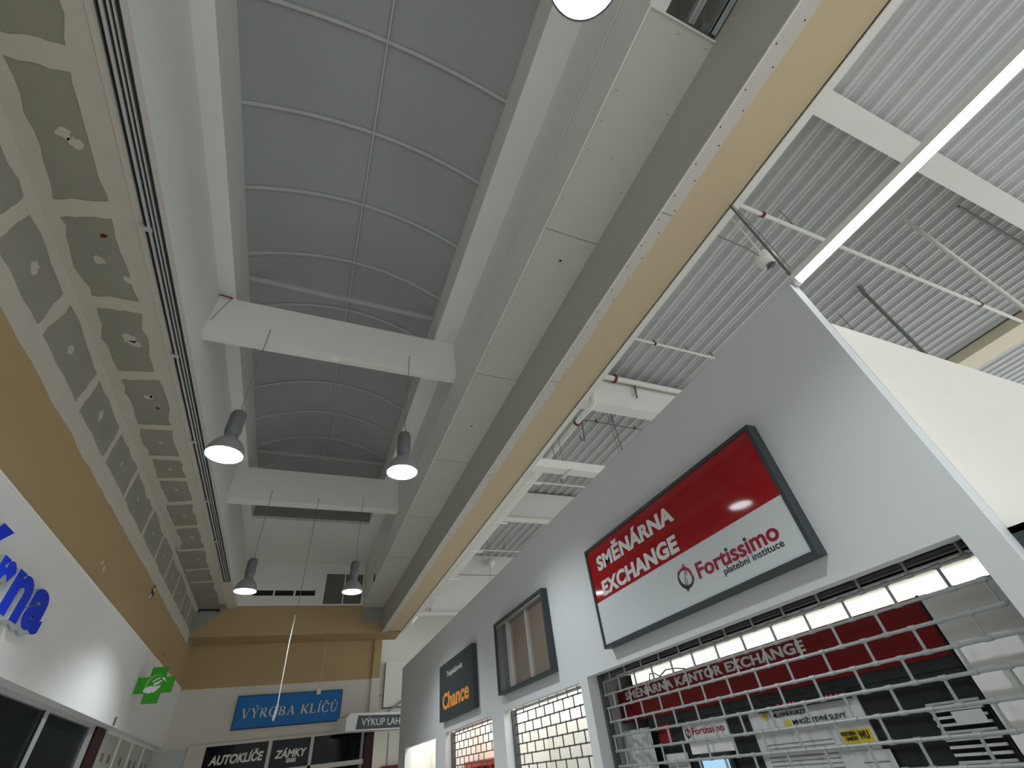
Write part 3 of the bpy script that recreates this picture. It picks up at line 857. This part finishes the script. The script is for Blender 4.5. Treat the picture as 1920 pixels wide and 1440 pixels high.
# empty light box
t = sign_box(5.72, 7.61, .80, 1.775, 'empty_sign_box', 'empty charcoal light box with brown glazing and bare steel posts', 'sign box', .04)
b = MB(); b.box(2.985, 2.998, 5.76, 7.57, .84, 1.735); b.build('back_panel', M['mirror'], t)
for y, w in ((6.44, .018), (7.16, .05)):
    b = MB(); b.box(2.955, 2.985, y - w, y + w, .84, 1.735); b.build('post', M['alu'], t)
b = MB(); b.box(2.925, 2.985, 5.76, 7.57, 1.70, 1.735); b.build('inner_rail', M['bell'], t)
b = MB(); b.box(2.93, 2.985, 7.35, 7.57, .84, 1.735); b.build('side_plate', M['lampgrey'], t)

# black sign with orange word
t = thing('betting_sign', (3.0, 10, .79), 'black square sign with white line and orange word, on the storefront wall', 'sign')
b = MB(); b.box(XF, 2.998, 8.80, 11.07, .79, 1.755); bp_ = b.build('panel', M['charcoal'], t)
T('Tvojesázkovka', 10.49, 9.40, 1.457, 1.585, 'letter', bp_, x=XF, off=.006)
T('Chance', 10.82, 9.04, .957, 1.235, 'orange', bp_, x=XF, off=.036)

# sign on the return wall, cut by the right edge of the photo
t = thing('corner_sign', (4.0, .97, .1), 'dark framed sign on the cream return wall at the right edge', 'sign')
b = MB(); b.box(3.10, 3.13, .95, 1.018, -.2, .615); b.box(3.10, 5.2, .95, 1.018, .585, .615); b.box(5.17, 5.2, .95, 1.018, -.2, .615); b.box(3.10, 5.2, .95, 1.018, -.2, -.17); b.build('frame', M['charcoal'], t)
b = MB(); b.box(3.13, 5.17, .972, 1.0, -.17, .585); b.build('face', M['red'], t)

# ================================================================== GRILLES
def grille(y0, y1, zt, pitch, rowh, label, mt, seed, r=.010, depth=3.165):
    rr = random.Random(seed)
    t = thing('roller_grille', (depth, (y0 + y1) / 2, -1.7), label, 'roller grille')
    b = MB()
    zz = zt - rowh * .55; k = 0
    rows = []
    while zz > -1.62:
        rows.append(zz); zz -= rowh
    for zz in rows:
        b.tube([(depth, y0, zz), (depth, y1, zz)], r, 8)
    rows2 = [zt + .02] + rows + [-1.62]
    for k in range(len(rows2) - 1):
        y = y0 + (pitch * .5 if k % 2 else 0) + pitch * .35
        while y < y1 - .02:
            if rr.random() > .03 or mt == 'steel':
                b.tube([(depth, y, rows2[k + 1]), (depth, y, rows2[k])], r * .95, 6)
                for zc_ in (rows2[k + 1], rows2[k]):
                    b.tube([(depth, y - .02, zc_), (depth, y + .02, zc_)], r * 1.35, 8)
            y += pitch
    b.box(depth - .02, depth + .02, y0, y1, -1.69, -1.62)
    b.build('grille_mesh', M[mt], t)
    for y in (y0 + .0, y1 - .035):
        b = MB(); b.box(3.13 if mt == 'steel' else 3.12, 3.20, y, y + .035, -1.7, zt); b.build('guide_rail', M['steel_dk'], t)
    b = MB(); b.tube([(3.21, y0, zt + .005), (3.21, y1, zt + .005)], .014, 12)
    b.tube([(3.185, y0, zt - .018), (3.185, y1, zt - .018)], .007, 8)
    b.build('roller_barrel', M['lampgrey'], t, True)
    return t
grille(1.17, 5.08, .64, .30, .118, 'galvanised brick-pattern grille over the red exchange shop', 'steel', 1, .0095)
grille(5.25, 7.69, .615, .28, .115, 'dark grille before bright white boards, below the empty light box', 'steel_dk', 5, .008)
grille(8.22, 10.98, .615, .28, .115, 'dark grille below the black sign, with orange-red shelves behind', 'steel_dk', 9, .008)

# shop lights (long luminous boxes on the shop ceilings)
for (y0, y1, x, z, l_) in ((5.4, 7.9, 3.5, .99, 'shop behind the grille under the empty light box'), (8.4, 11.3, 3.5, .99, 'shop behind the grille under the black sign'),
                           (11.9, 15.4, 3.5, .99, 'farthest shop beside the wall end')):
    t = thing('ceiling_light', (x, (y0 + y1) / 2, z), 'flat luminous ceiling box in the ' + l_, 'light')
    b = MB(); b.box(x - .2, x + .2, y0, y1, z, z + .03); b.build('diffuser', M['shoplight'], t)
    b = MB(); b.box(x - .22, x + .22, y0 - .02, y1 + .02, z + .03, z + .048); b.build('housing', M['trim'], t)

# ---- exchange shop interior
t = thing('shop_light_box', (3.4645, 3.042, 0.507), 'long glowing light box above the red fascia in the exchange shop', 'light')
b = MB(); b.box(3.4138, 3.4307, 1.2, 4.8418, 0.507, 0.5915); b.build('diffuser', M['striplight'], t)
b = MB(); b.box(3.4307, 3.4983, 1.19, 4.8587, 0.4985, 0.5999); b.box(3.235, 3.4983, 1.19, 4.8587, 0.5999, 0.612); b.build('housing', M['shopwhite'], t)
t = thing('shop_fascia', (3.38, 3.38, 0.1436), 'red fascia board with white lettering behind the grille', 'fascia')
b = MB(); b.box(3.38, 3.4138, 1.7069, 5.1376, 0.2028, 0.5028); rb_ = b.build('red_board', M['darkred'], t)
b = MB(); b.box(3.3842, 3.4222, 1.7069, 4.6898, 0.1453, 0.2028); b.build('lower_edge', M['anth'], t)
T('SMĚNÁRNA KANTOR EXCHANGE', 4.977, 2.5941, 0.3904, 0.4859, 'letter', rb_, x=3.38, off=.035, space=1.05)
b = MB(); b.tube([(3.4054, 4.5207, 0.507), (3.38, 4.4616, 0.5493), (3.38, 4.394, 0.5493), (3.4054, 4.3348, 0.507)], 0.0051, 6); b.tube([(3.38, 4.3095, 0.507), (3.3716, 4.1828, 0.5408), (3.38, 4.056, 0.5323), (3.3969, 3.9293, 0.507)], 0.0051, 6)
tag(b.build('loose_cable', M['black']), 'black cable looping over the red fascia in the exchange shop', 'cable')
t = thing('shop_partition', (3.4222, 3.042, -1.7), 'dark glazed counter partition below the red fascia', 'partition')
b = MB(); b.box(3.3884, 3.4222, 1.7153, 4.6898, -1.7, 0.1436); b.build('dark_panel', M['anth'], t)
b = MB(); b.box(3.38, 3.3884, 4.3686, 4.563, 0., 0.1394); b.build('red_poster', M['darkred'], t)
b = MB(); b.box(3.3673, 3.3884, 1.7069, 1.7153, -1.7, 0.507); b.build('edge_post', M['black'], t)
t = thing('notice_board', (3.38, 2.873, -0.3802), 'grey white notice board with rate headings behind the grille', 'notice board')
b = MB(); b.box(3.3758, 3.3884, 2.3998, 3.3546, -0.338, 0.1056); nb_ = b.build('board', M['paper'], t)
T('SMLUVNÍ KURZY', 3.1349, 2.8138, 0.0524, 0.0828, 'darktext', nb_, x=3.3758, off=.01)
T('MNOŽSTEVNÍ SLEVY', 2.9575, 2.5266, 0., 0.0338, 'darktext', nb_, x=3.3758, off=.01)
b = MB()
for (yy, zz) in ((3.1856, 0.0676), (2.9997, 0.0127)):
    b.prism([(3.3732, yy + 0.0237 * math.cos(a), zz + 0.0237 * math.sin(a)) for a in [2 * math.pi * k / 16 for k in range(16)]], (0.0025, 0, 0))
b.build('round_label', M['amber'], t)
b = MB(); b.box(3.3732, 3.3758, 2.4167, 2.6448, -0.131, -0.0634); yl_ = b.build('yellow_label', M['amber'], t)
T('WESTERN', 2.6364, 2.5181, -0.0913, -0.071, 'darktext', t, x=3.3732, off=.02)
T('UNION', 2.6026, 2.5181, -0.1166, -0.0963, 'darktext', t, x=3.3732, off=.02)
T('WU', 2.5012, 2.4336, -0.1141, -0.0727, 'darktext', t, x=3.3732, off=.03)
b = MB()
for k in range(9):
    b.box(3.3741, 3.3758, 2.704, 3.2955, -0.1014 - 0.0237 * k, -0.0955 - 0.0237 * k)
b.build('small_print', M['wire'], t)
t = thing('led_display', (3.3546, 2.8138, 0.0845), 'black display strip with red digits above the notice board', 'display')
b = MB(); b.box(3.3462, 3.3758, 2.4251, 3.211, 0.0913, 0.1479); b.build('housing', M['black'], t)
b = MB()
for yy in (3.0082, 2.9575, 2.8984, 2.8645, 2.6195, 2.5857, 2.5519, 2.5097):
    for (a, c_) in ((0, 0), (0.0118, 0.0186)):
        b.box(3.3437, 3.3462, yy - 0.0152 + a * 0, yy, 0.1031 + c_, 0.1065 + c_)
    b.box(3.3437, 3.3462, yy - 0.0034, yy, 0.1031, 0.1234)
b.build('digits', M['led'], t)
t = thing('logo_board', (3.38, 3.887, 0), 'white board with the red company word beside the dark panel', 'board')
b = MB(); b.box(3.3716, 3.3884, 3.6166, 4.1828, -0.0253, 0.1141); lb_ = b.build('board', M['paper'], t)
T('Fortissimo', 4.056, 3.6504, 0.0253, 0.0744, 'crimson', lb_, x=3.3716, off=.006)
logo(lb_, 4.1194, 0.0423, 0.0338, 3.3716)
for (y0, y1, z0, z1, l_) in ((2.8138, 3.0589, -0.5239, -0.2366, 'under the notice board'), (2.3491, 2.5857, -0.4732, -0.169, 'beneath the yellow label'),
                             (4.2081, 4.5207, -0.4225, -0.0845, 'left of the lit screen')):
    b = MB(); b.box(3.3699, 3.3749, y0, y1, z0, z1)
    o = tag(b.build('paper_notice', M['paper']), 'pale sheet of paper ' + l_, 'paper', 'paper notices in the exchange shop')
    b = MB()
    for k in range(5): b.box(3.3682, 3.3699, y0 + 0.0338, y1 - 0.0338, z1 - 0.0592 - 0.038 * k, z1 - 0.0524 - 0.038 * k)
    b.build('print_line', M['wire'], o)
t = thing('counter_screen', (3.3378, 3.8025, -0.2957), 'small screen showing pale blue on the exchange counter', 'screen')
b = MB(); b.box(3.3378, 3.3716, 3.6589, 4.0222, -0.3042, -0.1099); b.build('bezel', M['charcoal'], t)
b = MB(); b.box(3.3344, 3.3378, 3.6842, 3.9969, -0.2788, -0.131); b.build('display', M['screen'], t)
b = MB(); b.box(3.3716, 3.38, 3.6166, 4.1405, -0.1056, -0.0169)
tag(b.build('lit_opening', M['shopwhite']), 'bright white slot above the counter screen', 'panel')
t = thing('window_blind', (3.3631, 1.8167, -1.014), 'white slatted blind with a grey label at right of the dark partition', 'blind')
for k in range(24):
    b = MB(); z = 0.0084 - 0.0313 * k
    b.box(3.3546, 3.3716, 1.7322, 2.0027, z - 0.0118, z); b.build('slat', M['paper'], t)
b = MB(); b.box(3.3479, 3.353, 1.7407, 1.8928, -0.0972, -0.038); b.build('label', M['paper'], t)
b = MB(); b.box(3.34, 3.366, 1.18, 1.685, -1.7, 0.49)
tag(b.build('side_panel', M['shopwhite']), 'pale frosted panel right of the dark partition in the exchange shop', 'panel')
b = MB()
n = 40
for k in range(n):
    y0 = 4.6052 + k * 0.0237; a = 0.0253 * math.sin(k * .9); c_ = 0.0253 * math.sin((k + 1) * .9)
    b.face([(3.3209 + a, y0, -1.7), (3.3209 + c_, y0 + 0.0237, -1.7), (3.3209 + c_, y0 + 0.0237, 0.1352), (3.3209 + a, y0, 0.1352)])
tag(b.build('curtain', M['frost'], smooth=True), 'pale pleated curtain at left inside the exchange shop', 'curtain')

# shop behind the black sign: orange-red shelves
t = thing('display_shelf', (3.6, 10, -1.7), 'orange-red shelf unit behind the grille under the black sign', 'shelf')
b = MB(); b.box(3.53, 3.80, 8.3, 11.5, .035, .125); b.build('top_band', M['orangered'], t)
for y in (8.3, 9.1, 9.9, 10.7, 11.45):
    b = MB(); b.box(3.53, 3.80, y, y + .05, -1.7, .035); b.build('upright', M['orangered'], t)
for z in (-.25, -.6, -.95):
    b = MB(); b.box(3.55, 3.80, 8.35, 11.45, z, z + .04); b.build('shelf_board', M['orangered'], t)
b = MB(); b.box(3.80, 3.83, 8.3, 11.5, -1.7, .035); b.build('back', M['paper'], t)

# ================================================================== LEFT SIGNS
t = thing('pharmacy_lettering', (-2.95, 6, 1.7), 'blue three-dimensional pharmacy letters on the white fascia, cut by the left edge', 'sign lettering')
word = 'lékárna'
# letters run away from the camera (left to right = +y); the last a ends at y = 7.38
wid = {'l': .26, 'é': .50, 'k': .50, 'á': .52, 'r': .36, 'n': .50, 'a': .52}
gap = .035
y = 7.36
spots = []
for ch in reversed(word):
    y -= wid[ch]; spots.append((ch, y)); y -= gap
xh = .42
for ch, yy in spots:
    z0 = 1.69; h = xh
    if ch in 'lk': h = .60
    if ch in 'éá': h = .60
    b = MB()
    put_text(b, ch, (-2.955, yy, z0), (0, wid[ch], 0), (0, 0, h), .10, 0, .045, 0, 1.0, side=1)
    b.build('letter', [M['cobalt'], M['lettside']], t)
b = MB()
b.box(-2.97, -2.955, spots[-1][1], 7.30, 1.80, 1.83); b.box(-2.97, -2.955, spots[-1][1], 7.30, 1.98, 2.01); b.build('mounting_rail', M['alu'], t)

t = thing('pharmacy_cross', (-2.64, 12.9, 1.7), 'green pharmacy cross projecting from the left wall', 'sign')
cx_, cz_, hh, ah = -2.64, 2.02, .315, .135
cross = [(-ah, -hh), (ah, -hh), (ah, -ah), (hh, -ah), (hh, ah), (ah, ah), (ah, hh), (-ah, hh), (-ah, ah), (-hh, ah), (-hh, -ah), (-ah, -ah)]
b = MB(); b.prism([(cx_ + p[0], 12.88, cz_ + p[1]) for p in cross], (0, .09, 0)); b.build('cross_body', M['green'], t)
b = MB(); b.prism([(cx_ + p[0] * .94, 12.872, cz_ + p[1] * .94) for p in cross], (0, .008, 0)); b.build('front_face', M['green'], t)
b = MB()
rng = []
for k in range(25):
    a = math.radians(60 + 190 * k / 24); rng.append(a)
for k in range(24):
    q = []
    for (a, R_) in ((rng[k], .165), (rng[k + 1], .165), (rng[k + 1], .165 - .04 * math.sin(math.pi * (k + 1) / 24)), (rng[k], .165 - .04 * math.sin(math.pi * k / 24) - .001)):
        q.append((cx_ + R_ * math.cos(a), 12.868, cz_ + .01 + R_ * math.sin(a)))
    b.prism(q, (0, .004, 0))
b.build('pale_arc', M['green_lt'], t)
b = MB()
body = [(-.17, -.10), (-.14, -.13), (-.06, -.15), (.0, -.13), (.03, -.14), (.04, -.11), (.08, -.10), (.07, -.075), (.11, -.05), (.09, -.035), (.12, -.005), (.06, -.02), (.0, -.03), (-.06, -.02), (-.12, -.04), (-.16, -.065)]
b.prism([(cx_ + p[0], 12.866, cz_ + p[1]) for p in body], (0, .004, 0))
neck = [(-.02, .0), (.03, .02), (.07, .045), (.09, .08), (.07, .105), (.03, .11), (-.01, .085), (-.05, .05)]
for k in range(len(neck) - 1):
    a_, c_ = Vector((neck[k][0], neck[k][1])), Vector((neck[k + 1][0], neck[k + 1][1]))
    nn = Vector((-(c_ - a_).y, (c_ - a_).x)).normalized() * (.022 if k < 4 else .012)
    q = [a_ - nn, c_ - nn, c_ + nn, a_ + nn]
    b.prism([(cx_ + p.x, 12.865, cz_ + p.y) for p in q], (0, .004, 0))
b.prism([(cx_ + .06, 12.865, cz_ + .09), (cx_ + .13, 12.865, cz_ + .08), (cx_ + .19, 12.865, cz_ + .04), (cx_ + .14, 12.865, cz_ + .115), (cx_ + .07, 12.865, cz_ + .125)], (0, .004, 0))
b.build('white_emblem', M['paperwhite'], t)
b = MB(); b.box(-2.968, cx_ - hh, 12.90, 12.95, cz_ - .14, cz_ + .14); b.build('wall_bracket', M['bell'], t)

# ================================================================== FAR SIGNS
t = thing('key_shop_sign', (0, 17.7, 1.56), 'blue sign with silver serif lettering on the far wall', 'sign')
b = MB(); b.box(-1.42, 1.50, 17.68, 17.745, 1.56, 2.365); b.build('panel', [M['navy']], t)
b = MB(); b.box(-1.40, 1.48, 17.672, 17.68, 1.58, 2.345); bf_ = b.build('blue_face', M['blue'], t)
def serif_word(word, x0, x1, z0, capz, y):
    S = []                                   # polygons in glyph units
    st, th, sf = .17, .07, .05
    def stroke(a, c_, w): 
        a = Vector(a); c_ = Vector(c_); n_ = Vector((-(c_ - a).y, (c_ - a).x)).normalized() * w / 2
        return [a - n_, c_ - n_, c_ + n_, a + n_]
    def ring(cx, cy, rx, ry, a0, a1, wt, n=16):
        out = []
        for k in range(n):
            q = []
            for (f, inn) in ((k, 0), (k + 1, 0), (k + 1, 1), (k, 1)):
                a = math.radians(a0 + (a1 - a0) * f / n)
                w = th + (wt - th) * abs(math.cos(a))
                rr = (rx - w * inn, ry - (th + .0 * w) * inn)
                q.append(Vector((cx + rr[0] * math.cos(a), cy + rr[1] * math.sin(a))))
            out.append(q)
        return out
    def bar(xa, xb, ya, yb): return [Vector((xa, ya)), Vector((xb, ya)), Vector((xb, yb)), Vector((xa, yb))]
    def stem(x, w=st, serif=True):
        o = [bar(x, x + w, 0, 1)]
        if serif: o += [bar(x - .07, x + w + .07, 0, sf), bar(x - .07, x + w + .07, 1 - sf, 1)]
        return o
    G = {
        'V': (.95, [stroke((.12, 1), (.47, 0), st), stroke((.83, 1), (.50, 0), th), bar(-.02, .32, 1 - sf, 1), bar(.66, .97, 1 - sf, 1)]),
        'Y': (.92, [stroke((.12, 1), (.45, .45), st), stroke((.82, 1), (.48, .45), th), bar(.38, .55, 0, .5), bar(-.02, .32, 1 - sf, 1), bar(.66, .97, 1 - sf, 1), bar(.28, .65, 0, sf)]),
        'R': (.95, stem(.12) + ring(.35, .74, .38, .26, -90, 90, st) + [bar(.2, .38, 1 - th, 1), bar(.2, .38, .48, .48 + th), stroke((.42, .5), (.82, 0), st), bar(.70, .98, 0, sf)]),
        'O': (1.0, ring(.5, .5, .48, .52, 0, 360, st + .02, 28)),
        'B': (.88, stem(.12) + ring(.38, .76, .36, .24, -90, 90, st) + ring(.38, .27, .43, .27, -90, 90, st) + [bar(.2, .4, 1 - th, 1), bar(.2, .4, .52 - th / 2, .52 + th / 2), bar(.2, .4, 0, th)]),
        'A': (.98, [stroke((.47, 1), (.15, 0), th), stroke((.47, 1), (.83, 0), st), bar(.25, .7, .32, .32 + th), bar(.0, .30, 0, sf), bar(.66, 1.0, 0, sf)]),
        'K': (1.0, stem(.12) + [stroke((.3, .42), (.82, .98), th), stroke((.42, .55), (.86, .0), st), bar(.68, .98, 1 - sf, 1), bar(.70, 1.02, 0, sf)]),
        'L': (.82, stem(.12) + [bar(.2, .78, 0, th), bar(.71, .78, 0, .3)]),
        'I': (.44, stem(.14)),
        'C': (.92, ring(.5, .5, .47, .52, 45, 315, st + .02, 24) + [bar(.80, .86, .68, .98), bar(.80, .86, .04, .28)]),
        'U': (.98, [bar(.12, .12 + st, .3, 1), bar(.80, .80 + th, .3, 1), bar(.02, .40, 1 - sf, 1), bar(.68, .98, 1 - sf, 1)] + ring(.495, .34, .375, .36, 180, 360, st)),
        ' ': (.45, []),
    }
    base = {'Ý': ('Y', 'ac'), 'Í': ('I', 'ac'), 'Č': ('C', 'ha'), 'Ů': ('U', 'ri')}
    cur = 0; out = []
    for ch in word:
        g_, acc = base.get(ch, (ch, None))
        w, polys = G[g_]
        c_ = cur + w / 2
        ps = [[Vector((p[0] + cur, p[1])) for p in q] for q in polys]
        if acc == 'ac': ps.append([Vector((c_ - .05, 1.06)), Vector((c_ + .05, 1.06)), Vector((c_ + .2, 1.26)), Vector((c_ + .03, 1.26))])
        if acc == 'ha': ps += [stroke((c_ - .17, 1.28), (c_, 1.08), .09), stroke((c_ + .17, 1.28), (c_, 1.08), .09)]
        if acc == 'ri': ps += [[p for p in q] for q in ring(c_, 1.18, .11, .11, 0, 360, .06, 12)]
        out.append((ch, ps)); cur += w + .10
    k = (x1 - x0) / (cur - .1)
    for ch, ps in out:
        if not ps: continue
        b = MB()
        for q in ps:
            b.prism([(x0 + p[0] * k + (p[1] - .5) * .02, y, z0 + p[1] * capz) for p in q], (0, .012, 0))
        yield b
for b in serif_word('VÝROBA KLÍČŮ', -1.24, 1.40, 1.81, .235, 17.66):
    b.build('letter', M['silver'], bf_)

def far_text(body, x0, x1, z0, z1, y, mt, parent, off=.02, shear=.15):
    b = MB(); put_text(b, body, (x0, y, z0), (x1 - x0, 0, 0), (0, 0, z1 - z0), .004, 0, off, shear)
    return b.build('lettering', M[mt], parent)
t = thing('window_lettering', (-1.1, F - .016, .8), 'beige lettering for car keys on the left far window', 'lettering')
far_text('AUTOKLÍČE', -1.76, -.44, .825, 1.10, F - .012, 'silver', t, .035)
t = thing('window_lettering', (.3, F - .016, .8), 'beige lettering for locks on the middle far window', 'lettering')
far_text('ZÁMKY', -.14, .70, .82, 1.05, F - .012, 'silver', t, .035)
b = MB(); b.box(.18, .44, F - .014, F - .011, .71, .80)
tag(b.build('window_sticker', M['paper']), 'small pale sticker under the lettering for locks', 'sticker')

# bottle return bulkhead, turned off the far wall
P0 = Vector((1.60, 16.55)); dr = Vector((.9, .44)).normalized(); L_ = 3.4
def bh(s_, z, o=0.0): 
    p = P0 + dr * s_ + Vector((dr.y, -dr.x)) * o
    return (p.x, p.y, z)
t = thing('bulkhead_sign', (2.2, 16.8, 1.2), 'grey bulkhead with a black lettered panel beside the storefront wall end', 'sign')
b = MB()
b.prism([bh(0, 1.20), bh(L_, 1.20), bh(L_, 1.62), bh(.14, 1.62), bh(0, 1.52)], (-dr.y * .5, dr.x * .5, 0)); b.build('bulkhead', M['white'], t)
b = MB(); b.prism([bh(.33, 1.23, .006), bh(2.8, 1.23, .006), bh(2.8, 1.56, .006), bh(.38, 1.56, .006)], (-dr.y * .006, dr.x * .006, 0)); b.build('panel', M['charcoal'], t)
b = MB(); put_text(b, 'VÝKUP LAHVÍ', bh(.50, 1.31, .006), tuple(Vector((dr.x, dr.y, 0)) * 1.62), (0, 0, .22), .004, 0, .004, 0); b.build('lettering', M['letter'], t)

t = thing('wall_cabinet', (3.5, 19.9, 2.0), 'flat white wall box on the far hall wall beside the storefront end', 'cabinet')
b = MB(); b.box(3.13, 4.3, 19.80, 20, 2.02, 3.41); b.build('body', M['trim'], t)
b = MB(); b.box(3.115, 3.13, 19.79, 20, 2.0, 3.41); b.box(3.115, 4.3, 19.79, 20, 2.0, 2.02); b.build('edge', M['wire'], t)
b = MB(); b.box(3.05, 3.35, 19.9, 20, 1.85, 1.97)
tag(b.build('junction_box', M['pipe']), 'small pale junction box below the white wall box', 'box')
b = MB(); b.tube([(3.15, 19.74, 1.5), (3.22, 19.74, 1.78), (3.36, 19.74, 1.93), (3.6, 19.74, 2.05), (3.95, 19.74, 2.25), (4.5, 19.74, 2.5)], .035, 10)
tag(b.build('bent_pipe', M['bell'], smooth=True), 'grey bent pipe below the white wall box', 'pipe')
b = MB(); b.box(3.2, 4.6, 19.6, 19.98, .25, .40)
tag(b.build('red_shelf', M['darkred']), 'dark red band at the bottom beside the storefront end', 'band')

# far hatch with mottled dark glass in the lantern's end
t = thing('glazed_hatch', (1.08, YB, 4.58), 'dark glazed two-pane hatch high on the far end wall', 'hatch')
b = MB(); b.box(.42, 1.68, YB - .03, YB - .001, 4.575, 4.61); b.box(.42, 1.68, YB - .03, YB - .001, 5.57, 5.60); b.box(.42, .45, YB - .03, YB - .001, 4.61, 5.57); b.box(1.65, 1.68, YB - .03, YB - .001, 4.61, 5.57); b.box(1.045, 1.075, YB - .03, YB - .001, 4.61, 5.57); b.build('frame', M['trim'], t)
for x0, x1 in ((.45, 1.045), (1.075, 1.65)):
    b = MB(); b.box(x0, x1, YB - .016, YB - .004, 4.61, 5.57); b.build('pane', M['hatch'], t)

# cords
t = thing('hanging_rope', (-.17, 10.5, 1.05), 'long pale cord with a plastic tag hanging from the farther skylight girder', 'cord')
b = MB(); b.tube([(-.17, 10.50, 5.24), (-.165, 10.50, 4.0), (-.17, 10.50, 2.62)], .007, 6); b.build('upper_cable', M['wire'], t)
b = MB(); b.tube([(-.185, 10.50, 2.70), (-.20, 10.50, 2.2), (-.195, 10.50, 1.6), (-.19, 10.50, 1.25)], .010, 6); b.build('white_cord', M['rope'], t)
b = MB(); b.prism([(-.20, 10.50, 1.26), (-.17, 10.50, 1.24), (-.175, 10.50, 1.12), (-.205, 10.50, 1.00), (-.235, 10.50, 1.03), (-.22, 10.50, 1.15)], (0, .012, 0)); b.build('tag', M['tag'], t)
t = thing('hanging_rope', (.75, 16.9, 2.2), 'thin tan cord hanging from the yellow cross beam before the blue sign', 'cord')
b = MB(); b.tube([(.765, 16.95, 3.735), (.76, 16.95, 2.32)], .010, 6); b.build('cord_run', M['rope_tan'], t)
b = MB(); b.box(.70, .81, 16.94, 16.96, 2.18, 2.33); b.build('tag', M['rope'], t)
t = thing('cable_hook', (-1.9, 5.33, 5.9), 'small rusty hook with a wire at the left end of the nearer girder', 'hook')
b = MB(); b.tube([(-2.025, 5.30, 5.83), (-1.93, 5.36, 5.88), (-1.86, 5.38, 5.89)], .010, 6); b.build('hook', M['rust'], t)
b = MB(); b.tube([(-1.88, 5.385, 5.88), (-1.95, 5.385, 5.6), (-2.0, 5.385, 5.35)], .004, 6); b.build('wire', M['wire'], t)
